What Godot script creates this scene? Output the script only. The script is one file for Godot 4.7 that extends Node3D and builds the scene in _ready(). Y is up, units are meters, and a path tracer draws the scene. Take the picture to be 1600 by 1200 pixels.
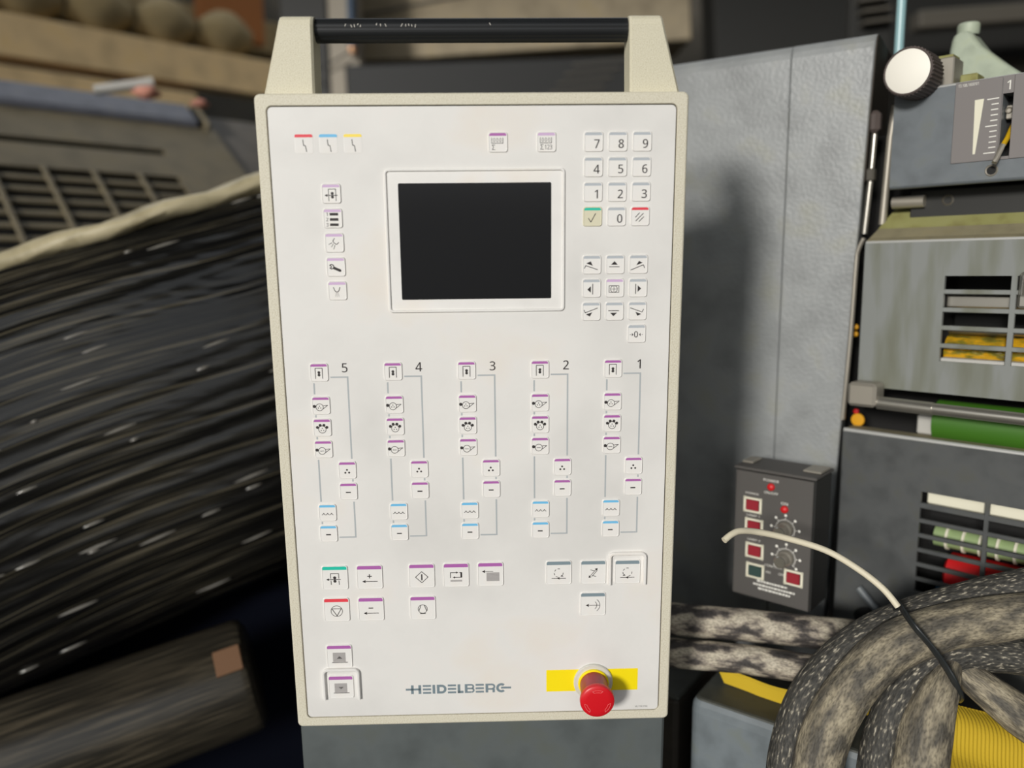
extends Node3D
# An operating console in a machinery hall. Shapes are given in millimetres and committed in metres.

const MM := 0.001
var mt := {}
var rng := RandomNumberGenerator.new()

# ---------------------------------------------------------------- geometry helpers (millimetres)
func sb() -> SurfaceTool:
	var s := SurfaceTool.new()
	s.begin(Mesh.PRIMITIVE_TRIANGLES)
	s.set_smooth_group(-1)
	return s

func tri(s: SurfaceTool, a: Vector3, b: Vector3, c: Vector3) -> void:
	s.add_vertex(a * MM)
	s.add_vertex(b * MM)
	s.add_vertex(c * MM)

func otri(s: SurfaceTool, a: Vector3, b: Vector3, c: Vector3, ctr: Vector3) -> void:
	if (a - c).cross(a - b).dot((a + b + c) / 3.0 - ctr) < 0.0:
		tri(s, a, c, b)
	else:
		tri(s, a, b, c)

func oquad(s: SurfaceTool, a: Vector3, b: Vector3, c: Vector3, d: Vector3, ctr: Vector3) -> void:
	otri(s, a, b, c, ctr)
	otri(s, a, c, d, ctr)

# chamfered box
func box(s: SurfaceTool, c: Vector3, size: Vector3, bev := 0.0, bs := Basis()) -> void:
	var h := size / 2.0
	var e := minf(bev, minf(h.x, minf(h.y, h.z)) * 0.9)
	var f := func(x: float, y: float, z: float) -> Vector3: return c + bs * Vector3(x, y, z)
	for sg in [-1.0, 1.0]:
		oquad(s, f.call(sg * h.x, -h.y + e, -h.z + e), f.call(sg * h.x, h.y - e, -h.z + e), f.call(sg * h.x, h.y - e, h.z - e), f.call(sg * h.x, -h.y + e, h.z - e), c)
		oquad(s, f.call(-h.x + e, sg * h.y, -h.z + e), f.call(h.x - e, sg * h.y, -h.z + e), f.call(h.x - e, sg * h.y, h.z - e), f.call(-h.x + e, sg * h.y, h.z - e), c)
		oquad(s, f.call(-h.x + e, -h.y + e, sg * h.z), f.call(h.x - e, -h.y + e, sg * h.z), f.call(h.x - e, h.y - e, sg * h.z), f.call(-h.x + e, h.y - e, sg * h.z), c)
	if e <= 0.0:
		return
	for p in [-1.0, 1.0]:
		for q in [-1.0, 1.0]:
			oquad(s, f.call(p * h.x, q * (h.y - e), -h.z + e), f.call(p * h.x, q * (h.y - e), h.z - e), f.call(p * (h.x - e), q * h.y, h.z - e), f.call(p * (h.x - e), q * h.y, -h.z + e), c)
			oquad(s, f.call(p * h.x, -h.y + e, q * (h.z - e)), f.call(p * h.x, h.y - e, q * (h.z - e)), f.call(p * (h.x - e), h.y - e, q * h.z), f.call(p * (h.x - e), -h.y + e, q * h.z), c)
			oquad(s, f.call(-h.x + e, p * h.y, q * (h.z - e)), f.call(h.x - e, p * h.y, q * (h.z - e)), f.call(h.x - e, p * (h.y - e), q * h.z), f.call(-h.x + e, p * (h.y - e), q * h.z), c)
			for r in [-1.0, 1.0]:
				otri(s, f.call(p * h.x, q * (h.y - e), r * (h.z - e)), f.call(p * (h.x - e), q * h.y, r * (h.z - e)), f.call(p * (h.x - e), q * (h.y - e), r * h.z), c)

func bx(s: SurfaceTool, x0: float, x1: float, y0: float, y1: float, z0: float, z1: float, bev := 0.0) -> void:
	box(s, Vector3((x0 + x1) / 2, (y0 + y1) / 2, (z0 + z1) / 2), Vector3(absf(x1 - x0), absf(y1 - y0), absf(z1 - z0)), bev)

func rrect(w: float, h: float, r: float, z: float, cx := 0.0, cy := 0.0, n := 5) -> PackedVector3Array:
	var o := PackedVector3Array()
	for k in 4:
		var ox: float = [1, -1, -1, 1][k] * (w / 2 - r)
		var oy: float = [1, 1, -1, -1][k] * (h / 2 - r)
		for i in n + 1:
			var a := PI / 2 * (k + float(i) / n)
			o.append(Vector3(cx + ox + r * cos(a), cy + oy + r * sin(a), z))
	return o

# joins rings of equal count; caps close the ends. Smooth across when sm is true.
func loft(s: SurfaceTool, rings: Array, cap0 := true, cap1 := true, sm := false) -> void:
	var n: int = rings[0].size()
	var ctr := Vector3.ZERO
	for p in rings[0]:
		ctr += p
	ctr /= n
	var c1 := Vector3.ZERO
	for p in rings[1]:
		c1 += p
	c1 /= n
	var mid := (ctr + c1) / 2.0
	var best := 0.0
	for i in n:
		var a: Vector3 = rings[0][i]
		var b: Vector3 = rings[0][(i + 1) % n]
		var c: Vector3 = rings[1][(i + 1) % n]
		best += (a - c).cross(a - b).dot((a + b + c) / 3.0 - mid)
	var flip := best < 0.0
	s.set_smooth_group(0 if sm else -1)
	for k in rings.size() - 1:
		for i in n:
			var j := (i + 1) % n
			var a: Vector3 = rings[k][i]
			var b: Vector3 = rings[k][j]
			var c: Vector3 = rings[k + 1][j]
			var d: Vector3 = rings[k + 1][i]
			if flip:
				tri(s, a, c, b)
				tri(s, a, d, c)
			else:
				tri(s, a, b, c)
				tri(s, a, c, d)
	s.set_smooth_group(-1)
	var all := (ctr + c1) / 2.0
	for e in [[cap0, 0], [cap1, rings.size() - 1]]:
		if not e[0]:
			continue
		var ring: PackedVector3Array = rings[e[1]]
		var m := Vector3.ZERO
		for p in ring:
			m += p
		m /= n
		var inner: Array = rings[1] if e[1] == 0 else rings[rings.size() - 2]
		var q := Vector3.ZERO
		for p in inner:
			q += p
		q /= n
		if m.distance_to(q) < 1e-4:
			q = all
		for i in n:
			otri(s, m, ring[i], ring[(i + 1) % n], m + (q - m).normalized() * 50.0)

# solid of revolution about +z at c, turned by bs; pr holds (radius, z); flat facets where the profile bends sharply
func lathe(s: SurfaceTool, pr: Array, c: Vector3, bs := Basis(), n := 36) -> void:
	var grp := 1
	var zc: float = 0.0
	for k in pr.size() - 1:
		var a: Vector2 = pr[k]
		var b: Vector2 = pr[k + 1]
		if k > 0:
			var pa: Vector2 = pr[k - 1]
			if absf((a - pa).angle_to(b - a)) > 0.6:
				grp += 1
		s.set_smooth_group(grp)
		var d := (b - a)
		for i in n:
			var t0 := TAU * i / n
			var t1 := TAU * (i + 1) / n
			var f := func(p: Vector2, t: float) -> Vector3: return c + bs * Vector3(p.x * cos(t), p.x * sin(t), p.y)
			var tm := (t0 + t1) / 2
			var nrm := bs * Vector3(d.y * cos(tm), d.y * sin(tm), -d.x)
			var m: Vector3 = (f.call(a, tm) + f.call(b, tm)) / 2.0
			if a.x > 1e-5:
				otri(s, f.call(a, t0), f.call(a, t1), f.call(b, t1 if b.x > 1e-5 else t0), m - nrm * 1000.0)
			if b.x > 1e-5:
				otri(s, f.call(a, t0), f.call(b, t1), f.call(b, t0), m - nrm * 1000.0)
	s.set_smooth_group(-1)

func catmull(p: Array, per := 8) -> PackedVector3Array:
	var o := PackedVector3Array()
	for i in p.size() - 1:
		var a: Vector3 = p[maxi(i - 1, 0)]
		var b: Vector3 = p[i]
		var c: Vector3 = p[i + 1]
		var d: Vector3 = p[mini(i + 2, p.size() - 1)]
		for k in per:
			o.append(b.cubic_interpolate(c, a, d, float(k) / per))
	o.append(p[p.size() - 1])
	return o

# swept tube along points (mm); ry flattens the section
func tube(s: SurfaceTool, p: PackedVector3Array, r: float, n := 12, ry := -1.0, up := Vector3.UP, wob := 0.0, sm := true) -> void:
	var rings := []
	var ref := up
	for i in p.size():
		var t := (p[mini(i + 1, p.size() - 1)] - p[maxi(i - 1, 0)]).normalized()
		var x := ref.cross(t)
		if x.length() < 0.01:
			x = Vector3.RIGHT.cross(t)
		x = x.normalized()
		var y := t.cross(x).normalized()
		ref = y
		var ring := PackedVector3Array()
		for k in n:
			var a := TAU * k / n
			var w := 1.0 + wob * sin(i * 0.9 + 1.7 * sin(a * 2.0 + i * 0.31))
			ring.append(p[i] + x * cos(a) * r * w + y * sin(a) * (r if ry < 0.0 else ry) * w)
		rings.append(ring)
	loft(s, rings, true, true, sm)

# flat print facing +z
var pz := 0.0
var px := 0.0
var py := 0.0
var bolder := true
func ptri(s: SurfaceTool, a: Vector2, b: Vector2, c: Vector2) -> void:
	var o := Vector3(px, py, pz)
	otri(s, o + Vector3(a.x, a.y, 0), o + Vector3(b.x, b.y, 0), o + Vector3(c.x, c.y, 0), o + Vector3(0, 0, -1000))

func ppoly(s: SurfaceTool, q: Array) -> void:
	for i in range(1, q.size() - 1):
		ptri(s, q[0], q[i], q[i + 1])

func prect(s: SurfaceTool, x0: float, y0: float, x1: float, y1: float) -> void:
	ppoly(s, [Vector2(x0, y0), Vector2(x1, y0), Vector2(x1, y1), Vector2(x0, y1)])

func pdot(s: SurfaceTool, x: float, y: float, r: float, n := 14) -> void:
	var q := []
	for i in n:
		q.append(Vector2(x + r * cos(TAU * i / n), y + r * sin(TAU * i / n)))
	ppoly(s, q)

func pline(s: SurfaceTool, v: Array, w := 0.6, closed := false) -> void:
	var q := []
	for i in range(0, v.size(), 2):
		q.append(Vector2(v[i], v[i + 1]))
	if closed:
		q.append(q[0])
	for i in q.size() - 1:
		var a: Vector2 = q[i]
		var b: Vector2 = q[i + 1]
		var d := (b - a).normalized() * w * 0.6
		var m := Vector2(-d.y, d.x)
		ppoly(s, [a + m, b + m, b - m, a - m])
		if i > 0:
			pdot(s, a.x, a.y, w / 2, 8)

func parc(s: SurfaceTool, x: float, y: float, r: float, w := 0.6, a0 := 0.0, a1 := 360.0) -> void:
	var n := maxi(4, int(absf(a1 - a0) / 12.0))
	for i in n:
		var t0 := deg_to_rad(lerpf(a0, a1, float(i) / n))
		var t1 := deg_to_rad(lerpf(a0, a1, float(i + 1) / n))
		var c := Vector2(x, y)
		ppoly(s, [c + Vector2.from_angle(t0) * (r - w / 2), c + Vector2.from_angle(t0) * (r + w / 2), c + Vector2.from_angle(t1) * (r + w / 2), c + Vector2.from_angle(t1) * (r - w / 2)])

func ptri6(s: SurfaceTool, a: float, b: float, c: float, d: float, e: float, f: float) -> void:
	ptri(s, Vector2(a, b), Vector2(c, d), Vector2(e, f))

func ptext(s: SurfaceTool, t: String, x: float, y: float, h: float, wide := 0.0, font := "Droid Sans", bold := false) -> void:
	var m := TextMesh.new()
	var f := SystemFont.new()
	f.font_names = PackedStringArray([font])
	if bold:
		f.font_weight = 700
	m.font = f
	m.font_size = 64
	m.pixel_size = 0.01
	m.depth = 0.01
	m.curve_step = 1.0
	m.text = t
	var ar: Array = m.get_mesh_arrays()
	var v: PackedVector3Array = ar[Mesh.ARRAY_VERTEX]
	var idx: PackedInt32Array = ar[Mesh.ARRAY_INDEX]
	var lo := Vector3(1e9, 1e9, 1e9)
	var hi := -lo
	for p in v:
		lo = lo.min(p)
		hi = hi.max(p)
	var k := h / (hi.y - lo.y)
	var kx := k if wide <= 0.0 else wide / (hi.x - lo.x)
	var c := (lo + hi) / 2
	var pz0 := pz
	for i in range(0, idx.size(), 3):
		pz = pz0
		if minf(v[idx[i]].z, minf(v[idx[i + 1]].z, v[idx[i + 2]].z)) < hi.z - 1e-4:
			continue
		var q := []
		for j in 3:
			var p := v[idx[i + j]]
			q.append(Vector2(x + (p.x - c.x) * kx, y + (p.y - c.y) * k))
		for e in ([Vector2(-1, 0), Vector2(1, 0), Vector2(0, -0.6), Vector2(0, 0.6)] if bolder else [Vector2.ZERO]):
			var sh: Vector2 = e * h * 0.011
			pz += 0.008
			ptri(s, q[0] + sh, q[1] + sh, q[2] + sh)
	pz = pz0

# ---------------------------------------------------------------- nodes
func hang(o: Node3D, called: String, parent: Node, label: String) -> void:
	o.name = called
	parent.add_child(o, true)
	if label:
		o.set_meta("label", label)

func part(parent: Node, called: String, s: SurfaceTool, m: Material, at := Transform3D(), label := "") -> MeshInstance3D:
	s.generate_normals()
	var o := MeshInstance3D.new()
	o.mesh = s.commit()
	o.material_override = m
	o.transform = at
	hang(o, called, parent, label)
	return o

func thing(called: String, label: String, category: String, at := Transform3D(), group := "") -> Node3D:
	var o := Node3D.new()
	o.transform = at
	hang(o, called, self, label)
	o.set_meta("category", category)
	if group:
		o.set_meta("group", group)
	return o

func solo(called: String, label: String, category: String, s: SurfaceTool, m: Material, at := Transform3D(), kind := "") -> MeshInstance3D:
	var o := part(self, called, s, m, at, label)
	o.set_meta("category", category)
	if kind:
		o.set_meta("kind", kind)
	return o

# ---------------------------------------------------------------- materials
func c8(r: int, g: int, b: int) -> Color:
	return Color(r / 255.0, g / 255.0, b / 255.0)

func noise(freq: float, stops: Array, sd := 1, oct := 4, size := 512, kind := FastNoiseLite.TYPE_SIMPLEX_SMOOTH) -> NoiseTexture2D:
	var n := FastNoiseLite.new()
	n.seed = sd
	n.noise_type = kind
	n.frequency = freq
	n.fractal_octaves = oct
	var t := NoiseTexture2D.new()
	t.width = size
	t.height = size
	t.seamless = true
	t.noise = n
	var g := Gradient.new()
	g.offsets = PackedFloat32Array(stops.map(func(e): return e[0]))
	g.colors = PackedColorArray(stops.map(func(e): return e[1]))
	t.color_ramp = g
	return t

func grey(a: float) -> Color:
	return Color(a, a, a)

func sm(called: String, col: Color, rough := 0.6, metal := 0.0) -> StandardMaterial3D:
	var m := StandardMaterial3D.new()
	m.resource_name = called
	m.albedo_color = col
	m.roughness = rough
	m.metallic = metal
	mt[called] = m
	return m

func tex(m: StandardMaterial3D, albedo: Texture2D, scale: float, bump: Texture2D = null, depth := 0.0) -> StandardMaterial3D:
	m.uv1_triplanar = true
	m.uv1_scale = Vector3.ONE * scale
	if albedo:
		m.albedo_texture = albedo
	if bump:
		m.heightmap_enabled = true
		m.heightmap_texture = bump
		m.heightmap_scale = depth
	return m

func make_materials() -> void:
	var fine := noise(0.09, [[0.0, Color.BLACK], [1.0, Color.WHITE]], 3, 3)
	var smudge := noise(0.006, [[0.0, grey(0.94)], [0.45, grey(0.985)], [0.7, grey(1.0)], [1.0, Color(1.0, 0.985, 0.965)]], 5, 5)
	var speck := noise(0.12, [[0.0, Color(0.84, 0.82, 0.76)], [0.42, Color(0.96, 0.95, 0.92)], [1.0, Color(1, 1, 1)]], 7, 3)
	var grime := noise(0.012, [[0.0, grey(0.86)], [0.4, grey(0.96)], [0.62, grey(1.0)], [1.0, Color(1.0, 0.99, 0.93)]], 11, 5)
	var dust := noise(0.014, [[0.0, c8(84, 82, 78)], [0.36, c8(112, 107, 98)], [0.52, c8(148, 140, 124)], [0.72, c8(184, 174, 152)], [1.0, c8(206, 196, 174)]], 13, 6)
	var flecked := noise(0.06, [[0.0, c8(52, 51, 49)], [0.5, c8(80, 78, 73)], [0.66, c8(104, 99, 90)], [0.76, c8(190, 182, 164)], [1.0, c8(216, 208, 190)]], 15, 6)
	var caked := noise(0.010, [[0.0, c8(40, 38, 38)], [0.38, c8(84, 78, 74)], [0.5, c8(156, 146, 132)], [0.65, c8(196, 186, 166)], [1.0, c8(214, 205, 186)]], 17, 5)
	var lumps := noise(0.03, [[0.0, Color.BLACK], [1.0, Color.WHITE]], 37, 5)
	tex(sm("plate", c8(233, 231, 227), 0.42), smudge, 1.6)
	tex(sm("key", c8(239, 237, 233), 0.38), smudge, 2.3)
	sm("key_stained", c8(222, 217, 190), 0.4)
	tex(sm("casing", c8(226, 222, 207), 0.55), speck, 9.0, fine, 0.02)
	tex(sm("casing_side", c8(224, 220, 201), 0.55), speck, 11.0, fine, 0.02)
	sm("gap", c8(38, 36, 32), 0.8)
	tex(sm("slate", c8(92, 98, 98), 0.5), grime, 1.8, fine, 0.015)
	sm("grip", c8(24, 26, 28), 0.42)
	sm("scratch", c8(200, 195, 185), 0.7)
	sm("glass", c8(20, 21, 24), 0.14)
	mt.glass.metallic_specular = 0.42
	sm("ink", c8(46, 40, 40), 0.6)
	sm("ink_grey", c8(176, 172, 170), 0.6)
	sm("line_grey", c8(176, 181, 184), 0.6)
	sm("logo", c8(122, 138, 146), 0.5)
	sm("lilac", c8(210, 180, 216), 0.5)
	sm("purple", c8(176, 100, 174), 0.5)
	sm("silver", c8(184, 190, 196), 0.5)
	sm("steel_blue", c8(130, 147, 155), 0.5)
	sm("sky", c8(112, 192, 236), 0.5)
	sm("red", c8(232, 66, 80), 0.5)
	sm("teal", c8(30, 196, 170), 0.5)
	sm("lemon", c8(255, 228, 92), 0.5)
	sm("yellow", c8(255, 231, 6), 0.5)
	sm("stop_red", c8(214, 22, 34), 0.38)
	sm("stop_body", c8(158, 34, 46), 0.35)
	sm("stop_line", c8(246, 130, 130), 0.5)
	sm("clear_ring", c8(214, 212, 202), 0.3)
	# machine side
	tex(sm("press_paint", c8(146, 149, 149), 0.44), grime, 1.7, noise(0.16, [[0.0, Color.BLACK], [1.0, Color.WHITE]], 23, 2), 0.035)
	tex(sm("press_dusty", c8(168, 164, 124), 0.7), grime, 2.5)
	tex(sm("cover_grey", c8(112, 118, 122), 0.42), grime, 3.1)
	tex(sm("cover_streaked", c8(132, 135, 132), 0.5), noise(0.007, [[0.0, Color(0.82, 0.81, 0.72)], [0.4, Color(0.91, 0.91, 0.86)], [0.7, Color(1, 1, 1)], [1.0, Color(1, 1, 1)]], 29, 4), 4.0)
	mt.cover_streaked.uv1_scale = Vector3(6.0, 1.1, 6.0)
	tex(sm("cover_dark", c8(84, 86, 86), 0.42), grime, 3.4)
	sm("plate_brown", c8(126, 121, 119), 0.5)
	sm("cream", c8(232, 228, 206), 0.6)
	sm("white_print", c8(235, 233, 224), 0.6)
	sm("black", c8(14, 14, 14), 0.7)
	sm("gap_shade", c8(10, 12, 20), 0.9)  # near-black that paints the deep shade below the bundle
	mt.gap_shade.metallic_specular = 0.1
	sm("void", c8(22, 21, 20), 0.8)
	sm("brass", c8(222, 178, 30), 0.4, 0.3)
	sm("metal", c8(190, 186, 176), 0.3, 0.85)
	sm("metal_dull", c8(168, 162, 150), 0.45, 0.5)
	tex(sm("dusty_green", c8(156, 154, 104), 0.8), noise(0.01, [[0.0, Color(0.75, 0.7, 0.62)], [0.4, Color(0.95, 0.95, 0.88)], [1.0, Color(1, 1, 1)]], 31, 5), 4.0)
	tex(sm("ledge_brown", c8(142, 134, 106), 0.8), grime, 5.0)
	sm("edge_highlight", c8(196, 196, 192), 0.35, 0.3)  # brighter colour puts the highlight along the cover edges into the paint
	sm("roller_green", c8(62, 112, 26), 0.55)
	sm("pale_green", c8(150, 172, 120), 0.5)
	tex(sm("roller_ochre", Color.WHITE, 0.15), noise(0.02, [[0.0, c8(70, 62, 30)], [0.4, c8(128, 118, 40)], [0.55, c8(200, 150, 26)], [1.0, c8(226, 176, 40)]], 47, 4), 6.0, noise(0.03, [[0.0, Color.BLACK], [1.0, Color.WHITE]], 48, 3), 0.15)
	mt.roller_ochre.uv1_scale = Vector3(3.0, 9.0, 9.0)
	sm("end_plate", c8(58, 50, 40), 0.7)
	sm("drum_red", c8(206, 28, 32), 0.45)
	sm("blue_part", c8(24, 76, 110), 0.5)
	sm("knob", c8(88, 78, 74), 0.6)
	sm("knob_face", c8(250, 246, 234), 0.55)
	sm("amber", c8(222, 160, 24), 0.5)
	sm("box_dark", c8(84, 81, 78), 0.55)
	sm("box_side", c8(40, 40, 38), 0.6)
	sm("button_red", c8(150, 36, 48), 0.45)
	sm("button_green", c8(52, 74, 70), 0.45)
	sm("chrome", c8(225, 222, 214), 0.16, 0.9)
	var grain := noise(0.10, [[0.0, grey(0.62)], [0.4, grey(0.88)], [0.6, grey(1.0)], [1.0, Color(1, 1, 1)]], 61, 4)
	for e in [["hose", dust, c8(224, 222, 216)], ["hose_dark", flecked, c8(230, 230, 228)], ["hose_caked", caked, Color.WHITE]]:
		var h := sm(e[0], e[2], 0.72)
		h.albedo_texture = e[1]
		h.uv1_scale = Vector3(2.6, 1.0, 1) if e[0] != "hose_caked" else Vector3(3.4, 1.0, 1)
		h.detail_enabled = true
		h.detail_blend_mode = BaseMaterial3D.BLEND_MODE_MUL
		h.detail_albedo = grain
		h.detail_uv_layer = BaseMaterial3D.DETAIL_UV_1
		h.heightmap_enabled = true
		h.heightmap_texture = lumps
		h.heightmap_scale = 0.12
	sm("tie", c8(40, 43, 44), 0.35)
	sm("cable", c8(224, 215, 190), 0.5)  # pale tone holds the sun glare on the tail of the tie
	tex(sm("webbing", c8(206, 174, 38), 0.8), null, 60.0)
	tex(sm("cabinet", c8(116, 124, 128), 0.45), grime, 3.0)
	tex(sm("cabinet_top", c8(74, 76, 70), 0.6), grime, 4.0)
	tex(sm("deck", c8(62, 56, 48), 0.6), grime, 4.0)
	# hall
	tex(sm("hood", c8(118, 109, 88), 0.6), grime, 1.3)
	tex(sm("hood_end", c8(104, 99, 92), 0.6), grime, 1.3)
	tex(sm("rail_blue", c8(110, 113, 124), 0.5), grime, 2.0)
	sm("hood_slot", c8(10, 10, 10), 0.8)
	tex(sm("tan_paint", c8(240, 210, 160), 0.7), grime, 0.9)
	tex(sm("timber", c8(160, 142, 104), 0.85), grime, 2.0)
	sm("rust", c8(164, 104, 54), 0.8)
	tex(sm("concrete", c8(120, 112, 100), 0.9), grime, 0.5)
	tex(sm("concrete_dark", c8(74, 70, 62), 0.9), grime, 0.5)
	tex(sm("board", c8(176, 162, 136), 0.8), grime, 0.9)
	tex(sm("ground", c8(150, 146, 138), 0.9), grime, 0.4)
	sm("dark_steel", c8(40, 40, 38), 0.6)
	sm("dark_body", c8(30, 31, 31), 0.6)
	sm("grey_steel", c8(86, 82, 74), 0.6)
	sm("post", c8(160, 152, 138), 0.7)
	sm("blue_pipe", c8(58, 78, 100), 0.5)
	sm("copper", c8(196, 150, 112), 0.4, 0.4)
	sm("rod_blue", c8(150, 186, 190), 0.3)
	tex(sm("jug", c8(176, 186, 166), 0.5), grime, 4.0)
	sm("pale_tube", c8(186, 184, 178), 0.6)
	sm("rag", c8(200, 140, 122), 0.9)
	sm("orange_label", c8(112, 80, 54), 0.6)
	var film := sm("film", Color.WHITE, 0.24)
	film.albedo_texture = noise(0.02, [[0.0, c8(9, 9, 10)], [0.5, c8(18, 18, 17)], [0.66, c8(42, 40, 34)], [0.82, c8(84, 78, 64)], [1.0, c8(104, 97, 80)]], 41, 5)
	film.uv1_scale = Vector3(0.22, 17.0, 1)
	film.metallic_specular = 0.45
	var dusty := sm("dusty_sheen_film", Color.WHITE, 0.4)  # tan tone holds the sky reflection on the upper film besides dust
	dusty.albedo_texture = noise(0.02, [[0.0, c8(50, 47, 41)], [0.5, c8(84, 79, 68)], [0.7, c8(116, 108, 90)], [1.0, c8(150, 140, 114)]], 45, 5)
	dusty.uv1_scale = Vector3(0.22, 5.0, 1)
	var clear := sm("milky_film", c8(206, 194, 162), 0.35)
	tex(clear, noise(0.008, [[0.0, Color(0.6, 0.58, 0.52)], [0.5, Color(0.9, 0.9, 0.88)], [1.0, Color(1, 1, 1)]], 43, 5), 3.0)
	sm("glint_film", c8(120, 116, 108), 0.2)  # lighter tone than the wrap, so the ridges read as painted glints
	mt.glint_film.metallic_specular = 0.7
	tex(sm("wrapped_brown", Color.WHITE, 0.3), noise(0.02, [[0.0, c8(26, 25, 22)], [0.5, c8(52, 48, 40)], [0.75, c8(80, 73, 60)], [1.0, c8(104, 95, 78)]], 51, 4), 3.0)
	mt.wrapped_brown.uv1_scale = Vector3(14, 14, 0.6)

# ---------------------------------------------------------------- the hall, the light and the camera
func _ready() -> void:
	rng.seed = 7
	var cam := Camera3D.new()
	cam.name = "camera"
	cam.transform = Transform3D(Basis(Vector3(0.99964, -0.01032, 0.02462), Vector3(0.01383, 0.98906, -0.14684), Vector3(-0.02283, 0.14713, 0.98885)), Vector3(0.0172, 1.2955, 0.8217))
	cam.near = 0.02
	cam.far = 200.0
	var lensing := CameraAttributesPhysical.new()
	lensing.frustum_focal_length = 24.4
	lensing.frustum_focus_distance = 0.86
	lensing.exposure_aperture = 1.7
	lensing.frustum_near = 0.02
	lensing.frustum_far = 200.0
	cam.attributes = lensing
	cam.fov = 52.38
	add_child(cam)
	cam.current = true
	var env := Environment.new()
	env.background_mode = Environment.BG_SKY
	var sky_mat := ProceduralSkyMaterial.new()
	sky_mat.sky_top_color = Color(0.82, 0.84, 0.86)
	sky_mat.sky_horizon_color = Color(0.93, 0.93, 0.92)
	sky_mat.ground_horizon_color = Color(0.6, 0.58, 0.55)
	sky_mat.ground_bottom_color = Color(0.45, 0.43, 0.4)
	sky_mat.sun_angle_max = 1.0
	sky_mat.sky_energy_multiplier = 1.0
	var sky := Sky.new()
	sky.sky_material = sky_mat
	env.sky = sky
	env.background_energy_multiplier = 1.0
	env.tonemap_mode = Environment.TONE_MAPPER_LINEAR
	env.tonemap_exposure = 1.21
	env.sdfgi_enabled = true
	env.ssao_enabled = true
	env.ssil_enabled = true
	var we := WorldEnvironment.new()
	we.name = "world_environment"
	we.environment = env
	add_child(we)
	var sun := DirectionalLight3D.new()
	sun.name = "sun"
	sun.transform = Transform3D(Basis.looking_at(Vector3(0.49, -0.25, -0.835), Vector3.UP), Vector3(0, 6, 4))
	sun.light_color = Color(1.0, 0.985, 0.96)
	sun.light_energy = 0.66
	sun.light_angular_distance = 9.0
	sun.shadow_enabled = true
	add_child(sun)

	make_materials()
	build_hall()
	build_console()
	build_press()
	build_control_box()
	build_hoses()
	build_left()
	build_far()

func build_hall() -> void:
	var s := sb()
	bx(s, -6000, 6000, -200, 0, -6200, 3200)
	solo("floor", "grey concrete floor of the machinery hall", "floor", s, mt.concrete_dark, Transform3D(), "structure")
	s = sb()
	bx(s, -30000, 30000, -220, -10, 3200, 40000)
	solo("ground", "pale concrete yard outside the open hall front", "ground", s, mt.ground, Transform3D(), "structure")
	s = sb()
	bx(s, -6000, 6000, 0, 4200, -6200, -6000)
	solo("wall_back", "dim concrete back wall of the hall", "wall", s, mt.concrete_dark, Transform3D(), "structure")
	s = sb()
	bx(s, -6200, -6000, 0, 4200, -6200, 3200)
	solo("wall_left", "concrete side wall of the hall beyond the grille machine", "wall", s, mt.concrete, Transform3D(), "structure")
	s = sb()
	bx(s, 6000, 6200, 0, 4200, -6200, 3200)
	solo("wall_right", "concrete side wall of the hall beyond the press", "wall", s, mt.concrete, Transform3D(), "structure")
	s = sb()
	bx(s, -6000, -5200, 0, 4200, 3000, 3200)
	bx(s, 1800, 6000, 0, 4200, 3000, 3200)
	solo("wall_front", "unseen hall front wall, its wide doorway shaped to steer sun and sky light", "wall", s, mt.concrete, Transform3D(), "structure")  # added behind the camera to block and shape the incoming daylight
	s = sb()
	holed_roof(s, -6200, 6200, -6200, 3200, -3400, 3000, -5600, -1900)
	solo("ceiling", "dark hall roof with a long opening added to let in fill light", "ceiling", s, mt.concrete_dark, Transform3D(), "structure")

# roof slab with a rectangular opening, added out of view for fill light
func holed_roof(s: SurfaceTool, x0: float, x1: float, z0: float, z1: float, hx0: float, hx1: float, hz0: float, hz1: float) -> void:
	bx(s, x0, hx0, 4200, 4400, z0, z1)
	bx(s, hx1, x1, 4200, 4400, z0, z1)
	bx(s, hx0, hx1, 4200, 4400, hz1, z1)
	bx(s, hx0, hx1, 4200, 4400, z0, hz0)

# ---------------------------------------------------------------- the operating console (local axes: x right, y up, z out of the face; origin on the face's middle)
func stripe(k: Node, col: String, w: float, h: float, top: float, z: float) -> void:
	var s := sb()
	px = 0.0
	py = 0.0
	pz = z
	var r := h * 0.62
	var q := [Vector2(-w / 2, top - h), Vector2(w / 2, top - h)]
	for i in 5:
		var a := PI / 2 * i / 4.0
		q.append(Vector2(w / 2 - r + r * cos(a), top - r + r * sin(a)))
	for i in 5:
		var a := PI / 2 + PI / 2 * i / 4.0
		q.append(Vector2(-w / 2 + r + r * cos(a), top - r + r * sin(a)))
	ppoly(s, q)
	part(k, "stripe", s, mt[col])

var small_key: ArrayMesh
var big_key: ArrayMesh

func key_mesh(w: float, h: float) -> ArrayMesh:
	var s := sb()
	var r := 2.6
	loft(s, [rrect(w + 0.5, h + 0.5, r + 0.2, -0.2), rrect(w, h, r, 0.45), rrect(w - 0.35, h - 0.35, r - 0.1, 0.95), rrect(w - 1.0, h - 1.0, r - 0.3, 1.25), rrect(w - 1.7, h - 1.7, r - 0.5, 1.2), rrect(w - 2.3, h - 2.3, r - 0.7, 0.98)], false, true)
	s.generate_normals()
	return s.commit()

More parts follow.
